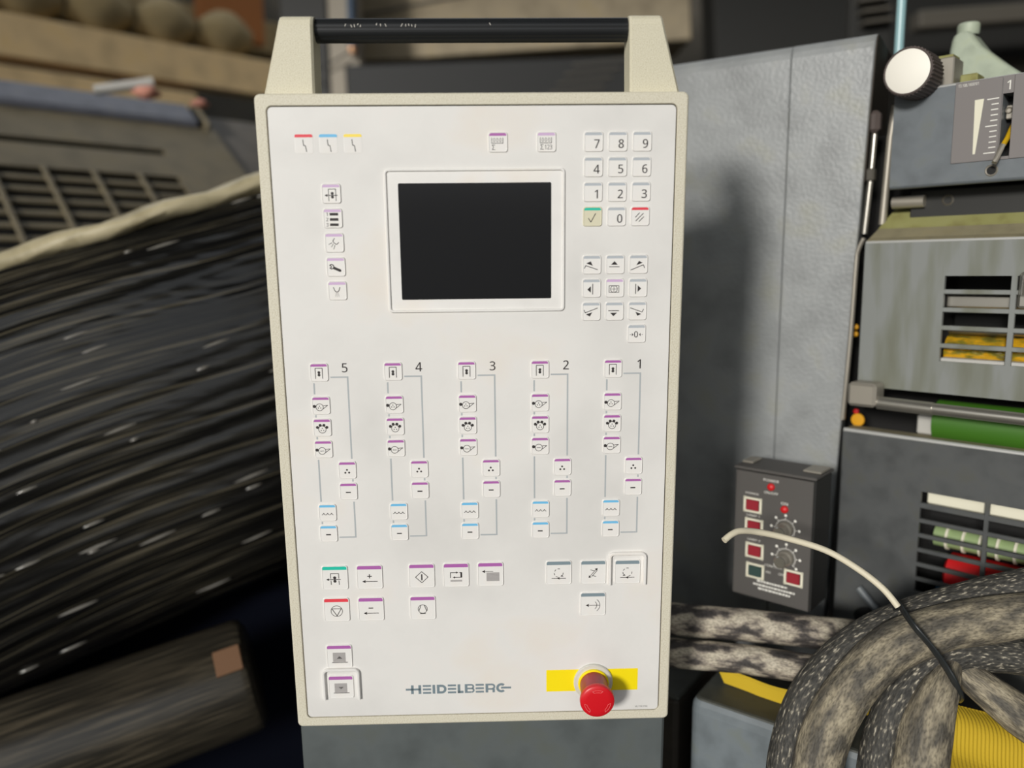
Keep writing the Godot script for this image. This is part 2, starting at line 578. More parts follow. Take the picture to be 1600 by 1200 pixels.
func key(face: Node, x: float, y: float, big: bool, col: String, sym: String, label: String, body := "key") -> void:
	if small_key == null:
		small_key = key_mesh(19.2, 19.4)
		big_key = key_mesh(28.8, 28.4)
	var o := MeshInstance3D.new()
	o.mesh = big_key if big else small_key
	o.material_override = mt[body]
	o.position = Vector3(x, y, 0.1) * MM
	hang(o, "key", face, label)
	var z := 1.06
	if big:
		stripe(o, col, 27.2, 4.2, 13.4, z)
	else:
		stripe(o, col, 17.6, 2.7, 8.8, z)
	var s := sb()
	var g := sb()
	px = 0.0
	py = 0.0
	pz = z + 0.02
	var greys := symbol(s, g, sym)
	if greys:
		part(o, "symbol_shading", g, mt.ink_grey)
	pz = z + 0.05
	part(o, "symbol", s, mt.ink)

func arrow_left(s: SurfaceTool, x0: float, x1: float, y: float, hs := 2.6, w := 0.6) -> void:
	pline(s, [x0 + 1, y, x1, y], w)
	ptri6(s, x0, y, x0 + hs, y + hs * 0.48, x0 + hs * 0.8, y)
	ptri6(s, x0, y, x0 + hs, y - hs * 0.48, x0 + hs * 0.8, y)

# draws the pictogram; returns whether the grey layer g was used
func symbol(s: SurfaceTool, g: SurfaceTool, n: String) -> bool:
	if n.length() == 1 and n >= "0" and n <= "9":
		ptext(s, n, 3.3, -2.2, 8.4)
		return false
	match n:
		"gate_small":
			pline(s, [-2.6, -7.4, -2.6, 4.3, 4.6, 4.3, 4.6, -7.4], 0.55)
			pline(s, [-6, -1.8, 6.4, -1.8], 0.55)
			ptri6(s, -6.8, -1.8, -3.9, -0.4, -3.9, -3.2)
			pdot(s, 1.1, 0.1, 1.5)
			pdot(s, 1.1, -3.4, 1.5)
		"list":
			for i in 3:
				prect(s, -3.0, 2.7 - 5.2 * i, 5.6, 5.3 - 5.2 * i)
				ptext(s, str(i + 1), -5.6, 4.0 - 5.2 * i, 3.4)
		"spray_tilted":
			pline(s, [0.4, 4.4, -1.5, 1.6, -0.4, 0.0, 1.4, -1.4, 2.6, -1.6, 4.5, 0.2], 0.6)
			pline(s, [-2.3, 0.0, -5.8, -1.8], 0.45)
			pline(s, [-1.1, -1.2, -3.1, -4.4], 0.45)
			pline(s, [0.5, -2.4, -0.9, -6.6], 0.45)
		"wrench":
			pline(s, [-2.2, -1.0, 4.3, -3.9], 2.3)
			pdot(s, 4.3, -3.9, 1.15)
			parc(s, -4.3, 0.2, 2.2, 1.0, -150, 150)
			pline(s, [-6.3, 1.4, -4.6, 0.8, -4.6, -0.6, -6.2, -1.0], 0.7)
		"spray_down":
			pline(s, [-3.9, 3.6, -2.9, 0.6, -1.5, -1.2, 0.6, -1.2, 1.9, 0.6, 2.7, 3.6], 0.6)
			for a in [[-1.3, -2.2, -2.3, -6.2], [-0.4, -2.2, -0.4, -6.4], [0.6, -2.2, 1.6, -6.2]]:
				pline(g, a, 0.4)
			return true
		"counter", "counter_set":
			pline(s, [-6.2, 4.2, -6.2, -1.0, 5.0, -1.0, 5.0, 4.2], 0.45)
			bolder = false
			for k in 3:
				ptext(s, "0", -3.7 + 3.1 * k, 2.0, 4.0, 2.0)
			ptext(s, "Σ", -4.4, -4.9, 5.0)
			if n == "counter_set":
				ptext(s, "123", 2.0, -5.0, 4.4, 7.4)
			bolder = true
		"check":
			pline(s, [-4.3, -1.6, -1.7, -5.5, 3.2, 3.3], 0.65)
		"slashes":
			pline(s, [-4.8, -1.2, -0.4, 3.5], 0.6)
			pline(s, [-4.4, -4.9, 3.5, 3.0], 0.6)
			pline(s, [-1.1, -5.5, 3.9, -0.5], 0.6)
		"up_left":
			ptri6(s, -5.7, 1.3, -1.2, 3.4, 0.9, -1.2)
			pline(s, [-7.9, -4.0, -6.3, -1.0, 6.2, -5.3], 0.6)
		"up":
			ptri6(s, -4.4, -0.4, -0.7, 3.3, 2.7, -0.4)
			pline(s, [-6.2, -2.4, 4.4, -2.4], 0.6)
		"up_right":
			ptri6(s, 0.4, 3.3, 4.4, 1.5, -2.2, -1.1)
			pline(s, [-7.9, -5.9, 5.1, -0.7, 6.4, -3.9], 0.6)
		"left":
			ptri6(s, -4.5, -1.5, -0.8, 2.0, -0.8, -4.8)
			pline(s, [1.1, 4.4, 1.1, -6.5], 0.7)
		"globe":
			pline(s, [-5.9, 2.2, 4.2, 2.2, 4.2, -4.6, -5.9, -4.6], 0.5, true)
			parc(s, -0.9, -1.2, 3.5, 0.55)
			pline(s, [-4.4, -1.2, 2.6, -1.2], 0.4)
			pline(s, [-0.9, 2.3, -0.9, -4.7], 0.4)
		"right":
			pline(s, [-2.4, 3.9, -2.4, -6.4], 0.7)
			ptri6(s, -0.3, 2.4, 3.4, -0.9, -0.3, -4.4)
		"down_left":
			pline(s, [-7.6, 1.5, -6.5, -1.5, 6.6, 3.4], 0.6)
			ptri6(s, -5.7, -3.2, 0.9, -1.0, -1.5, -5.4)
		"down":
			pline(s, [-6.5, 0.4, 4.8, 0.4], 0.6)
			ptri6(s, -4.4, -1.7, 2.8, -1.7, -1.0, -5.4)
		"down_right":
			pline(s, [-7.6, 3.2, 4.9, -1.3, 6.4, 1.8], 0.6)
			ptri6(s, -2.0, -1.1, 4.2, -3.3, 0.0, -5.2)
		"zero":
			ptext(s, "0", -0.6, -0.8, 6.4)
			ptri6(s, -5.0, 0.6, -3.3, -1.1, -5.0, -2.8)
			ptri6(s, 4.2, 0.6, 2.5, -1.1, 4.2, -2.8)
			pline(s, [-7.2, -1.1, -6.0, -1.1], 0.4)
			pline(s, [5.4, -1.1, 6.6, -1.1], 0.4)
		"unit":
			pline(s, [-3.9, -6.7, -3.9, 4.4, 3.5, 4.4, 3.5, -6.7], 0.6)
			pdot(s, -0.1, -0.2, 1.5)
			pdot(s, -0.1, -2.9, 1.5)
		"ink_roller", "damp_roller":
			parc(s, -1.5, -1.9, 3.8, 0.6)
			pdot(s, -7.0, -0.9, 1.75)
			pline(s, [2.2, -0.2, 7.2, 0.2, 2.1, -3.8], 0.5)
			if n == "ink_roller":
				for d in [[-1.6, -0.7], [-2.9, -2.7], [-0.3, -2.7]]:
					pdot(s, d[0], d[1], 0.6, 8)
			else:
				pline(s, [-3.6, -2.4, -2.9, -1.7, -2.2, -2.4, -1.5, -1.7, -0.8, -2.4, -0.1, -1.7, 0.5, -2.4], 0.35)
		"paw":
			parc(s, 0.0, -2.2, 3.9, 0.6)
			for d in [[-5.1, 0.1], [-2.1, 2.4], [1.9, 2.4], [4.9, 0.1]]:
				pdot(s, d[0], d[1], 1.6)
			for d in [[0.0, -1.0], [-1.2, -3.2], [1.4, -3.2]]:
				pdot(s, d[0], d[1], 0.6, 8)
		"dots":
			for d in [[-0.4, 0.3], [-2.3, -2.9], [1.8, -2.8]]:
				pdot(s, d[0], d[1], 1.05)
		"minus_small":
			pline(s, [-2.9, -1.2, 2.4, -1.2], 1.1)
		"water":
			for k in 3:
				var x := -4.2 + 4.2 * k
				pline(s, [x - 2.0, -2.6, x - 0.9, -2.0, x, -0.4], 0.5)
				pline(s, [x, -0.4, x + 0.9, -2.0, x + 2.1, -2.6], 0.5)
		"gate_big":
			pline(s, [-4.7, -1.0, -4.7, 4.9, 4.2, 4.9, 4.2, -1.0], 0.6)
			pline(s, [-4.6, -3.4, -4.3, -8.4], 0.6)
			pline(s, [4.3, -3.4, 4.5, -8.4], 0.6)
			arrow_left(s, -9.7, 6.2, -2.1, 3.4)
			pdot(s, -0.3, 0.0, 1.75)
			pdot(s, -0.2, -4.1, 1.75)
		"plus":
			pline(s, [-2.6, 1.0, 2.4, 1.0], 0.8)
			pline(s, [-0.1, 3.5, -0.1, -1.5], 0.8)
			arrow_left(s, -8.4, 8.6, -5.2, 4.0)
		"minus":
			pline(s, [-2.7, 1.2, 2.4, 1.2], 0.9)
			arrow_left(s, -8.4, 8.4, -5.0, 4.0)
		"stop":
			parc(s, 0.0, -1.7, 6.4, 0.6)
			pline(s, [-5.3, 1.2, 5.1, 1.2, 0.1, -7.4], 0.65, true)
		"diamond":
			pline(s, [0.0, 4.9, 7.0, -1.6, 0.0, -8.3, -7.0, -1.6], 0.6, true)
			pline(s, [0.0, 1.9, 0.0, -5.4], 1.2)
		"pump":
			parc(s, -0.2, -1.4, 5.1, 0.6)
			pline(s, [-2.0, 3.3, -4.4, -3.6], 0.6)
			pline(s, [1.6, 3.3, 4.2, -3.6], 0.6)
			pline(s, [-3.2, -6.8, 3.0, -6.8], 0.8)
		"cycle":
			pline(s, [-6.3, -3.4, -6.3, 2.9, 0.6, 2.9], 0.7)
			ptri6(s, 2.4, 2.9, 0.0, 4.2, 0.0, 1.6)
			pline(s, [3.6, 2.9, 6.2, 2.9, 6.2, -2.8, -2.2, -2.8], 0.7)
			prect(s, 4.7, -3.0, 6.5, 3.1)
			ptri6(s, -3.8, -2.8, -1.4, -1.5, -1.4, -4.1)
			prect(g, -6.4, -7.9, 6.5, -5.7)
			return true
		"pile_feed":
			arrow_left(s, -9.7, 3.0, 3.3, 4.0)
			prect(g, -4.5, -8.3, 9.9, 2.1)
			for k in 6:
				pline(s, [-4.3, 1.2 - 1.7 * k, 9.8, 1.5 - 1.7 * k], 0.12)
			return true
		"turn_right", "turn_left":
			for k in 6:
				var a := 75.0 + 52.0 * k
				if k != (4 if n == "turn_right" else 3):
					parc(s, 0.0, -0.5, 5.0, 0.7, a, a + 30)
			if n == "turn_right":
				ptri6(s, 3.6, -2.6, 5.3, -4.8, 1.9, -4.6)
			else:
				ptri6(s, -3.6, -2.6, -5.3, -4.8, -1.9, -4.6)
			arrow_left(s, -2.2, 8.0, -6.8, 3.4)
			pline(s, [-8.0, -6.8, 0.0, -6.8], 0.6)
		"swap":
			pline(s, [-3.2, -4.4, 2.8, 2.8], 0.5)
			pline(s, [-1.6, -5.2, 4.2, 1.8], 0.5)
			ptri6(s, 4.8, 4.6, 1.6, 4.0, 4.4, 1.4)
			ptri6(s, -5.2, -6.8, -4.6, -3.6, -2.0, -6.2)
			pline(s, [-3.2, 2.8, 1.2, 1.5], 0.5)
			pline(s, [-0.8, -4.2, 3.2, -5.2], 0.5)
		"horn":
			arrow_left(s, -8.4, 7.8, -1.5, 4.0)
			parc(s, -1.0, -1.5, 5.4, 0.6, -52, 52)
			parc(s, -1.0, -1.5, 8.8, 0.6, -52, 52)
		"pile_up", "pile_down":
			prect(g, -7.4, -7.0, 6.9, 4.6)
			for k in 6:
				pline(s, [-7.3, 3.6 - 1.8 * k, 6.8, 3.8 - 1.8 * k], 0.12)
			pline(s, [-8.6, -7.6, 9.2, -7.6], 0.6)
			if n == "pile_up":
				ptri6(s, -3.2, -3.0, 0.0, 0.2, 3.2, -3.0)
			else:
				ptri6(s, -3.2, 0.2, 0.0, -3.0, 3.2, 0.2)
			return true
	return false

func u_guard(face: Node, x: float, y: float) -> void:
	var s := sb()
	var outer := []
	var hw := 19.6
	var y0 := y - 17.5
	var y1 := y + 19.5
	var r := 4.5
	var p := [Vector3(x - hw, y0, 0), Vector3(x - hw, y1 - r, 0)]
	for i in range(1, 5):
		var a := PI - PI / 2 * i / 4.0
		p.append(Vector3(x - hw + r + r * cos(a), y1 - r + r * sin(a), 0))
	for i in 5:
		var a := PI / 2 - PI / 2 * i / 4.0
		p.append(Vector3(x + hw - r + r * cos(a), y1 - r + r * sin(a), 0))
	p.append(Vector3(x + hw, y0, 0))
	var rings := []
	for i in p.size():
		var t: Vector3 = (p[mini(i + 1, p.size() - 1)] - p[maxi(i - 1, 0)]).normalized()
		var nx := Vector3(-t.y, t.x, 0)
		var ring := PackedVector3Array()
		for e in [[-1.9, -0.4], [-1.6, 3.0], [-0.9, 3.7], [0.9, 3.7], [1.6, 3.0], [1.9, -0.4]]:
			ring.append(p[i] + nx * e[0] + Vector3(0, 0, e[1]))
		rings.append(ring)
	loft(s, rings)
	part(face, "key_guard", s, mt.key)

func bracket(parent: Node, sx: float) -> void:
	var s := sb()
	var rings := []
	for e in [[347.0, 0.0, 0.0], [400.0, 0.74, 0.0], [414.0, 0.93, 0.0], [419.0, 0.98, 1.6], [422.0, 1.0, 4.2], [423.5, 1.02, 8.0], [424.0, 1.03, 12.0]]:
		var xo: float = lerpf(209.5, 190.0, e[1])
		var xi: float = lerpf(158.5, 157.0, e[1])
		var zf: float = -17.0 - e[2]
		var zb: float = -54.0 + e[2] * 0.6
		var b := 2.2
		var ring := PackedVector3Array()
		for q in [[xo - b, zf], [xo, zf - b], [xo, zb + b], [xo - b, zb], [xi + b, zb], [xi, zb + b], [xi, zf - b], [xi + b, zf]]:
			ring.append(Vector3(q[0] * sx, e[0], q[1]))
		rings.append(ring)
	loft(s, rings)
	part(parent, "handle_bracket", s, mt.casing_side)

func build_console() -> void:
	var root := thing("control_console", "white upright control console with square keys, dark screen and black top handle", "control panel", Transform3D(Basis(Vector3.RIGHT, deg_to_rad(3.0)), Vector3(0, 0.0015, -0.0586)))
	var up := Transform3D(Basis(), Vector3(0, 1.12, 0))
	var s := sb()
	# casing: outer shell, bevelled front rim, stepped inner edge
	loft(s, [rrect(424, 689, 6, -95), rrect(430, 695, 6, -90), rrect(430, 695, 6, -3.2), rrect(429.2, 694.2, 5.8, -1.5), rrect(427.6, 692.6, 5.2, -0.45), rrect(425.4, 690.4, 4.6, 0), rrect(408, 673, 6, 0), rrect(407.2, 672.2, 5.8, -0.3), rrect(407, 672, 5.6, -1.0), rrect(407, 672, 5.6, -5)], true, false)
	part(root, "casing", s, mt.casing, up)
	s = sb()
	loft(s, [rrect(409, 674, 5, -7), rrect(409, 674, 5, -4.4)])
	part(root, "gasket", s, mt.gap, up)
	s = sb()
	loft(s, [rrect(404.6, 669.6, 4.8, -4.4), rrect(404.6, 669.6, 4.8, -0.5), rrect(404.0, 669.0, 4.6, 0.0)])
	var face := part(root, "faceplate", s, mt.plate, up)
	# pedestal below the casing
	s = sb()
	bx(s, -213.5, 212.0, -1108, -345, -88, -5, 3)
	part(root, "pedestal", s, mt.slate, up)
	bracket_pair(root, up)
	# the handle bar with its lengthwise ribs
	s = sb()
	var rings := []
	for e in [[-159.0, 1.0], [159.0, 1.0]]:
		var ring := PackedVector3Array()
		for k in 40:
			var a := TAU * k / 40.0
			var r: float = 11.6 - (0.55 if k % 5 == 0 else 0.0)
			ring.append(Vector3(e[0], 412.5 + r * cos(a), -36 + r * sin(a)))
		rings.append(ring)
	loft(s, rings)
	var bar := part(root, "handle_bar", s, mt.grip, up, "black ribbed handle bar")
	s = sb()
	for e in [[-126.0, -20.0], [-120.0, 24.0], [-117.0, 14.0], [-113.5, -22.0], [-111.0, -8.0], [-95.0, -12.0], [-91.0, 4.0], [-86.0, 26.0], [-70.0, -30.0], [-66.0, -4.0], [-63.0, 14.0], [-60.0, 12.0], [-56.5, -10.0], [18.0, 18.0]]:
		var a: float = deg_to_rad(76.0 + rng.randf_range(-5, 5))
		var n := Vector3(0, cos(a), sin(a))
		var t := Vector3(0, -sin(a), cos(a))
		var at := Vector3(e[0], 412.5, -36) + n * 11.65
		var d := (t * cos(deg_to_rad(e[1])) + Vector3.RIGHT * sin(deg_to_rad(e[1]))) * rng.randf_range(0.8, 1.7)
		var w := d.cross(n).normalized() * 0.34
		oquad(s, at - d - w, at - d + w, at + d + w, at + d - w, Vector3(e[0], 412.5, -36))
	part(bar, "scratch_mark", s, mt.scratch).set_meta("kind", "stuff")
	# screen: raised ridge, smooth border and glass
	s = sb()
	loft(s, [rrect(182.4, 144.6, 4.6, -0.1, 0.5, 203), rrect(182.0, 144.2, 4.4, 1.2, 0.5, 203), rrect(180.8, 143.0, 3.9, 1.9, 0.5, 203), rrect(178.2, 140.4, 3.0, 1.9, 0.5, 203), rrect(177.0, 139.2, 2.6, 1.2, 0.5, 203), rrect(176.4, 138.6, 2.4, 0.12, 0.5, 203), rrect(156.8, 118.8, 2.0, 0.12, 0.5, 202.6)], false, true)
	var bez := part(face, "screen_bezel", s, mt.key)
	s = sb()
	loft(s, [rrect(154.4, 116.8, 1.4, 0.0, 0.4, 202.6), rrect(154.4, 116.8, 1.4, 0.35, 0.4, 202.6), rrect(154.0, 116.4, 1.3, 0.5, 0.4, 202.6)])
	part(bez, "screen_glass", s, mt.glass, Transform3D(), "dark switched-off screen glass")
	# printed lines and numerals of the five units
	px = 0.0
	py = 0.0
	pz = 0.06
	for u in 5:
		var x := 143.2 - 77.4 * u
		for e in [[-6.2, 57.5, 45.5], [-6.2, 23.0, 20.2], [-6.2, -1.0, -3.8], [-6.2, -26.4, -74.0], [-6.2, -96.8, -99.8], [29.4, 64.4, -26.0], [29.4, -48.8, -51.6], [29.4, -74.4, -116.0]]:
			s = sb()
			prect(s, x + e[0] - 0.85, e[2], x + e[0] + 0.85, e[1])
			part(face, "printed_line", s, mt.line_grey)
		for y in [63.6, -115.3]:
			s = sb()
			prect(s, x + 11.4, y - 0.8, x + 28.5, y + 0.8)
			part(face, "printed_line", s, mt.line_grey)
	s = sb()
	for u in 5:
		s = sb()
		ptext(s, str(u + 1), 171.0 - 77.65 * u, 73.6, 9.6)
		part(face, "unit_numeral", s, mt.ink)
	# indicator marks without keys
	for e in [[-168.2, "red"], [-144.0, "sky"], [-119.8, "lemon"]]:
		var o := MeshInstance3D.new()
		s = sb()
		loft(s, [rrect(19.0, 19.0, 2.6, -0.1), rrect(18.0, 18.0, 2.4, 0.05), rrect(16.0, 16.0, 2.4, 0.09)], false, true)
		o = part(face, "indicator", s, mt.plate, Transform3D(Basis(), Vector3(e[0], 299.4, 0.02) * MM), "flush status indicator with coloured bar")
		stripe(o, e[1], 17.8, 2.9, 9.4, 0.2)
		s = sb()
		px = 0.0
		py = 0.0
		pz = 0.22
		pline(s, [-0.9, 4.4, -0.3, -1.2, 1.5, -1.6, 2.3, -7.4], 0.6)
		part(o, "symbol", s, mt.ink)
	var lilac := ["gate_small", "list", "spray_tilted", "wrench", "spray_down"]
	var say := ["printing gate", "numbered list", "tilted spray", "wrench", "downward spray"]
	for i in 5:
		key(face, -143.7 + 0.27 * i, 251.6 - 24.3 * i, false, "lilac", lilac[i], "lilac striped key with a %s symbol" % say[i])
	key(face, 24.3, 300.0, false, "purple", "counter", "purple striped key with a sheet counter symbol")
	key(face, 72.7, 300.0, false, "lilac", "counter_set", "lilac striped key with a counter symbol and 123")
	var pad := ["7", "8", "9", "4", "5", "6", "1", "2", "3"]
	for i in 9:
		key(face, 119.9 + 24.35 * (i % 3), 300.0 - 24.45 * (i / 3), false, "silver", pad[i], "number key marked %s" % pad[i])
	key(face, 119.7, 226.7, false, "teal", "check", "yellowed key with a teal stripe and a tick", "key_stained")
	key(face, 144.1, 226.7, false, "silver", "0", "number key marked 0")
	key(face, 168.2, 226.7, false, "red", "slashes", "red striped key with three slashes")
	var arr := ["up_left", "up", "up_right", "left", "globe", "right", "down_left", "down", "down_right"]
	for i in 9:
		key(face, 119.5 + 24.1 * (i % 3), 178.3 - 24.1 * (i / 3), false, "lilac" if i == 4 else "silver", arr[i], "key with a register circle symbol" if i == 4 else "arrow key pointing %s" % arr[i].replace("_", " and "))
	key(face, 167.4, 106.2, false, "silver", "zero", "key with arrows closing on a zero")
	for u in 5:
		var x := 143.2 - 77.4 * u
		var w := " of printing unit %d" % (u + 1)
		key(face, x, 69.3, false, "purple", "unit", "unit key" + w)
		key(face, x, 33.6, false, "purple", "ink_roller", "inking roller key" + w)
		key(face, x, 9.6, false, "purple", "paw", "form rollers key" + w)
		key(face, x, -14.4, false, "purple", "damp_roller", "damping roller key" + w)
		key(face, x + 24.2, -38.2, false, "purple", "dots", "three dots key" + w)
		key(face, x + 24.2, -62.2, false, "purple", "minus_small", "purple minus key" + w)
		key(face, x + 0.3, -86.2, false, "sky", "water", "blue striped water key" + w)
		key(face, x + 0.2, -110.4, false, "sky", "minus_small", "blue minus key" + w)
	key(face, -162.2, -162.4, true, "teal", "gate_big", "large teal striped start key")
	key(face, -123.9, -162.4, true, "purple", "plus", "large plus key")
	key(face, -162.3, -200.8, true, "red", "stop", "large red striped stop key")
	key(face, -124.0, -200.8, true, "purple", "minus", "large minus key")
	key(face, -66.2, -162.0, true, "purple", "diamond", "large key with a diamond symbol")
	key(face, -66.2, -200.6, true, "purple", "pump", "large key with a pump symbol")
	key(face, -28.0, -161.9, true, "purple", "cycle", "large key with a circuit of arrows")
	key(face, 10.2, -161.7, true, "purple", "pile_feed", "large key with a sheet pile and arrow")
	key(face, 86.3, -161.4, true, "steel_blue", "turn_right", "large grey striped key with a dashed circle turning right")
	key(face, 124.9, -161.6, true, "steel_blue", "swap", "large grey striped key with a slanted double arrow")
	key(face, 163.2, -161.9, true, "steel_blue", "turn_left", "large grey striped key inside a raised guard")
	key(face, 125.0, -200.2, true, "steel_blue", "horn", "large grey striped key with a horn symbol")
	key(face, -162.3, -258.0, true, "purple", "pile_up", "large key with a pile and an up arrow")
	key(face, -162.4, -296.4, true, "purple", "pile_down", "large key with a pile and a down arrow inside a guard")
	u_guard(face, 163.0, -159.5)
	u_guard(face, -161.7, -294.2)
	logo(face)
	s = sb()
	px = 0.0
	py = 0.0
	pz = 0.06
	ptext(s, "HL.118.3790", 183.0, -330.6, 1.9, 14.0)
	part(face, "part_number", s, mt.ink)
	# emergency stop on its yellow field
	s = sb()
	loft(s, [rrect(105.4, 27.2, 0.6, 0.0, 125.2, -295.3), rrect(105.4, 27.2, 0.6, 0.12, 125.2, -295.3)])
	part(face, "yellow_field", s, mt.yellow)
	s = sb()
	lathe(s, [Vector2(22.5, 0.0), Vector2(22.5, 2.2), Vector2(21.6, 3.2), Vector2(17.6, 3.4), Vector2(17.4, 2.0), Vector2(0, 2.0)], Vector3(126.3, -297.2, 0))
	var es := part(face, "emergency_stop", s, mt.clear_ring, Transform3D(), "red mushroom emergency stop button")
	s = sb()
	lathe(s, [Vector2(17.6, 2.0), Vector2(17.6, 5.2), Vector2(16.8, 6.0), Vector2(14.0, 6.0)], Vector3(126.3, -297.2, 0))
	part(es, "collar", s, mt.yellow)
	s = sb()
	lathe(s, [Vector2(15.6, 4.0), Vector2(16.2, 20.0), Vector2(17.0, 31.0)], Vector3(126.3, -297.2, 0))
	part(es, "button_stem", s, mt.stop_body)
	s = sb()
	lathe(s, [Vector2(17.0, 31.0), Vector2(18.4, 32.5), Vector2(19.2, 34.5), Vector2(19.2, 37.5), Vector2(18.6, 39.3), Vector2(17.2, 40.3), Vector2(12.0, 40.8), Vector2(0.0, 40.9)], Vector3(126.3, -297.2, 0), Basis(), 48)
	part(es, "button_cap", s, mt.stop_red)
	s = sb()
	px = 126.3
	py = -297.2
	pz = 41.05
	for k in 3:
		var a := 90.0 + 120.0 * k
		parc(s, 0, 0, 14.6, 0.35, a - 24, a + 24)
		parc(s, 0, 0, 11.9, 0.35, a - 16, a + 18)
		for q in [[a - 24, 1.0], [a + 24, 0.0]]:
			var v0 := Vector2.from_angle(deg_to_rad(q[0])) * 14.6
			var v1 := Vector2.from_angle(deg_to_rad(q[0] + (8 if q[1] > 0.5 else -6))) * 11.9
			pline(s, [v0.x, v0.y, v1.x, v1.y], 0.35)
	part(es, "arrow_marks", s, mt.stop_line)

func bracket_pair(root: Node, up: Transform3D) -> void:
	for sx in [-1.0, 1.0]:
		bracket(root, sx)
		root.get_child(root.get_child_count() - 1).transform = up

func logo(face: Node) -> void:
	var s := sb()
	px = 0.0
	py = -302.7
	pz = 0.06
	var X := func(p: float) -> float: return -89.1 + (p - 97.0) / 9.08
	var h := 5.6
	var w := 2.9
	prect(s, X.call(97), -1.0, X.call(250), 1.4)
	prect(s, X.call(152), -h, X.call(180), h)
	prect(s, X.call(229), -h, X.call(258), h)
	for e in [275.0, 535.0, 825.0]:
		for k in 3:
			prect(s, X.call(e), -h + 4.4 * k, X.call(e + 86), -h + 4.4 * k + 2.4)
	prect(s, X.call(376), -h, X.call(404), h)
	# D
	prect(s, X.call(421), -h, X.call(449), h)
	prect(s, X.call(449), h - w, X.call(472), h)
	prect(s, X.call(449), -h, X.call(472), -h + w)
	parc(s, X.call(471), 0.0, h - w / 2, w, -90, 90)
	# L
	prect(s, X.call(637), -h, X.call(665), h)
	prect(s, X.call(637), -h, X.call(698), -h + w)
	# B
	prect(s, X.call(712), -h, X.call(740), h)
	for e in [h - 1.0, 0.0, -h + 1.0]:
		prect(s, X.call(740), e - 1.0, X.call(782), e + 1.0)
	parc(s, X.call(780), 2.3, 2.3, 2.0, -90, 90)
	parc(s, X.call(784), -2.3, 2.3, 2.0, -90, 90)
	# R
	prect(s, X.call(928), -h, X.call(956), h)
	prect(s, X.call(956), h - 2.2, X.call(996), h)
	prect(s, X.call(956), -2.2, X.call(998), -0.2)
	parc(s, X.call(995), 1.7, 2.8, 2.2, -90, 90)
	prect(s, X.call(1000), -h, X.call(1026), -1.2)
	# G with its long bar
	parc(s, X.call(1093), 0.0, h - w / 2 + 0.3, w, 48, 312)
	prect(s, X.call(1090), -1.1, X.call(1195), 1.3)
	part(face, "brand_lettering", s, mt.logo)

# ---------------------------------------------------------------- the printing press at the right
# a panel with a rectangular opening, between z0 and z1
func holed(s: SurfaceTool, x0: float, x1: float, y0: float, y1: float, z0: float, z1: float, hx0: float, hx1: float, hy0: float, hy1: float) -> void:
	bx(s, x0, hx0, y0, y1, z0, z1)
	bx(s, hx1, x1, y0, y1, z0, z1)
	bx(s, hx0, hx1, hy1, y1, z0, z1)
	bx(s, hx0, hx1, y0, hy0, z0, z1)

# a vertical sheet panel with a rounded upper front edge; xa, xb the lower and upper right edges
func cover_panel(s: SurfaceTool, x0a: float, x0b: float, xa: float, xb: float, z: float) -> void:
	var rings := []
	var top := 166.0
	for e in [[-1430.0, 0.0], [top - 20.0, 0.0], [top - 12.0, 1.8], [top - 6.0, 5.2], [top - 2.0, 10.5], [top, 18.0]]:
		var t: float = clampf((e[0] + 640.0) / 804.0, -1.0, 1.0)
		var x0 := lerpf(x0a, x0b, t)
		var x1 := lerpf(xa, xb, t)
		rings.append(PackedVector3Array([Vector3(x0, e[0], z - e[1]), Vector3(x1 - 1.5, e[0], z - e[1]), Vector3(x1, e[0], z - e[1] - 1.5), Vector3(x1, e[0], z - 34), Vector3(x0, e[0], z - 34)]))
	loft(s, rings)

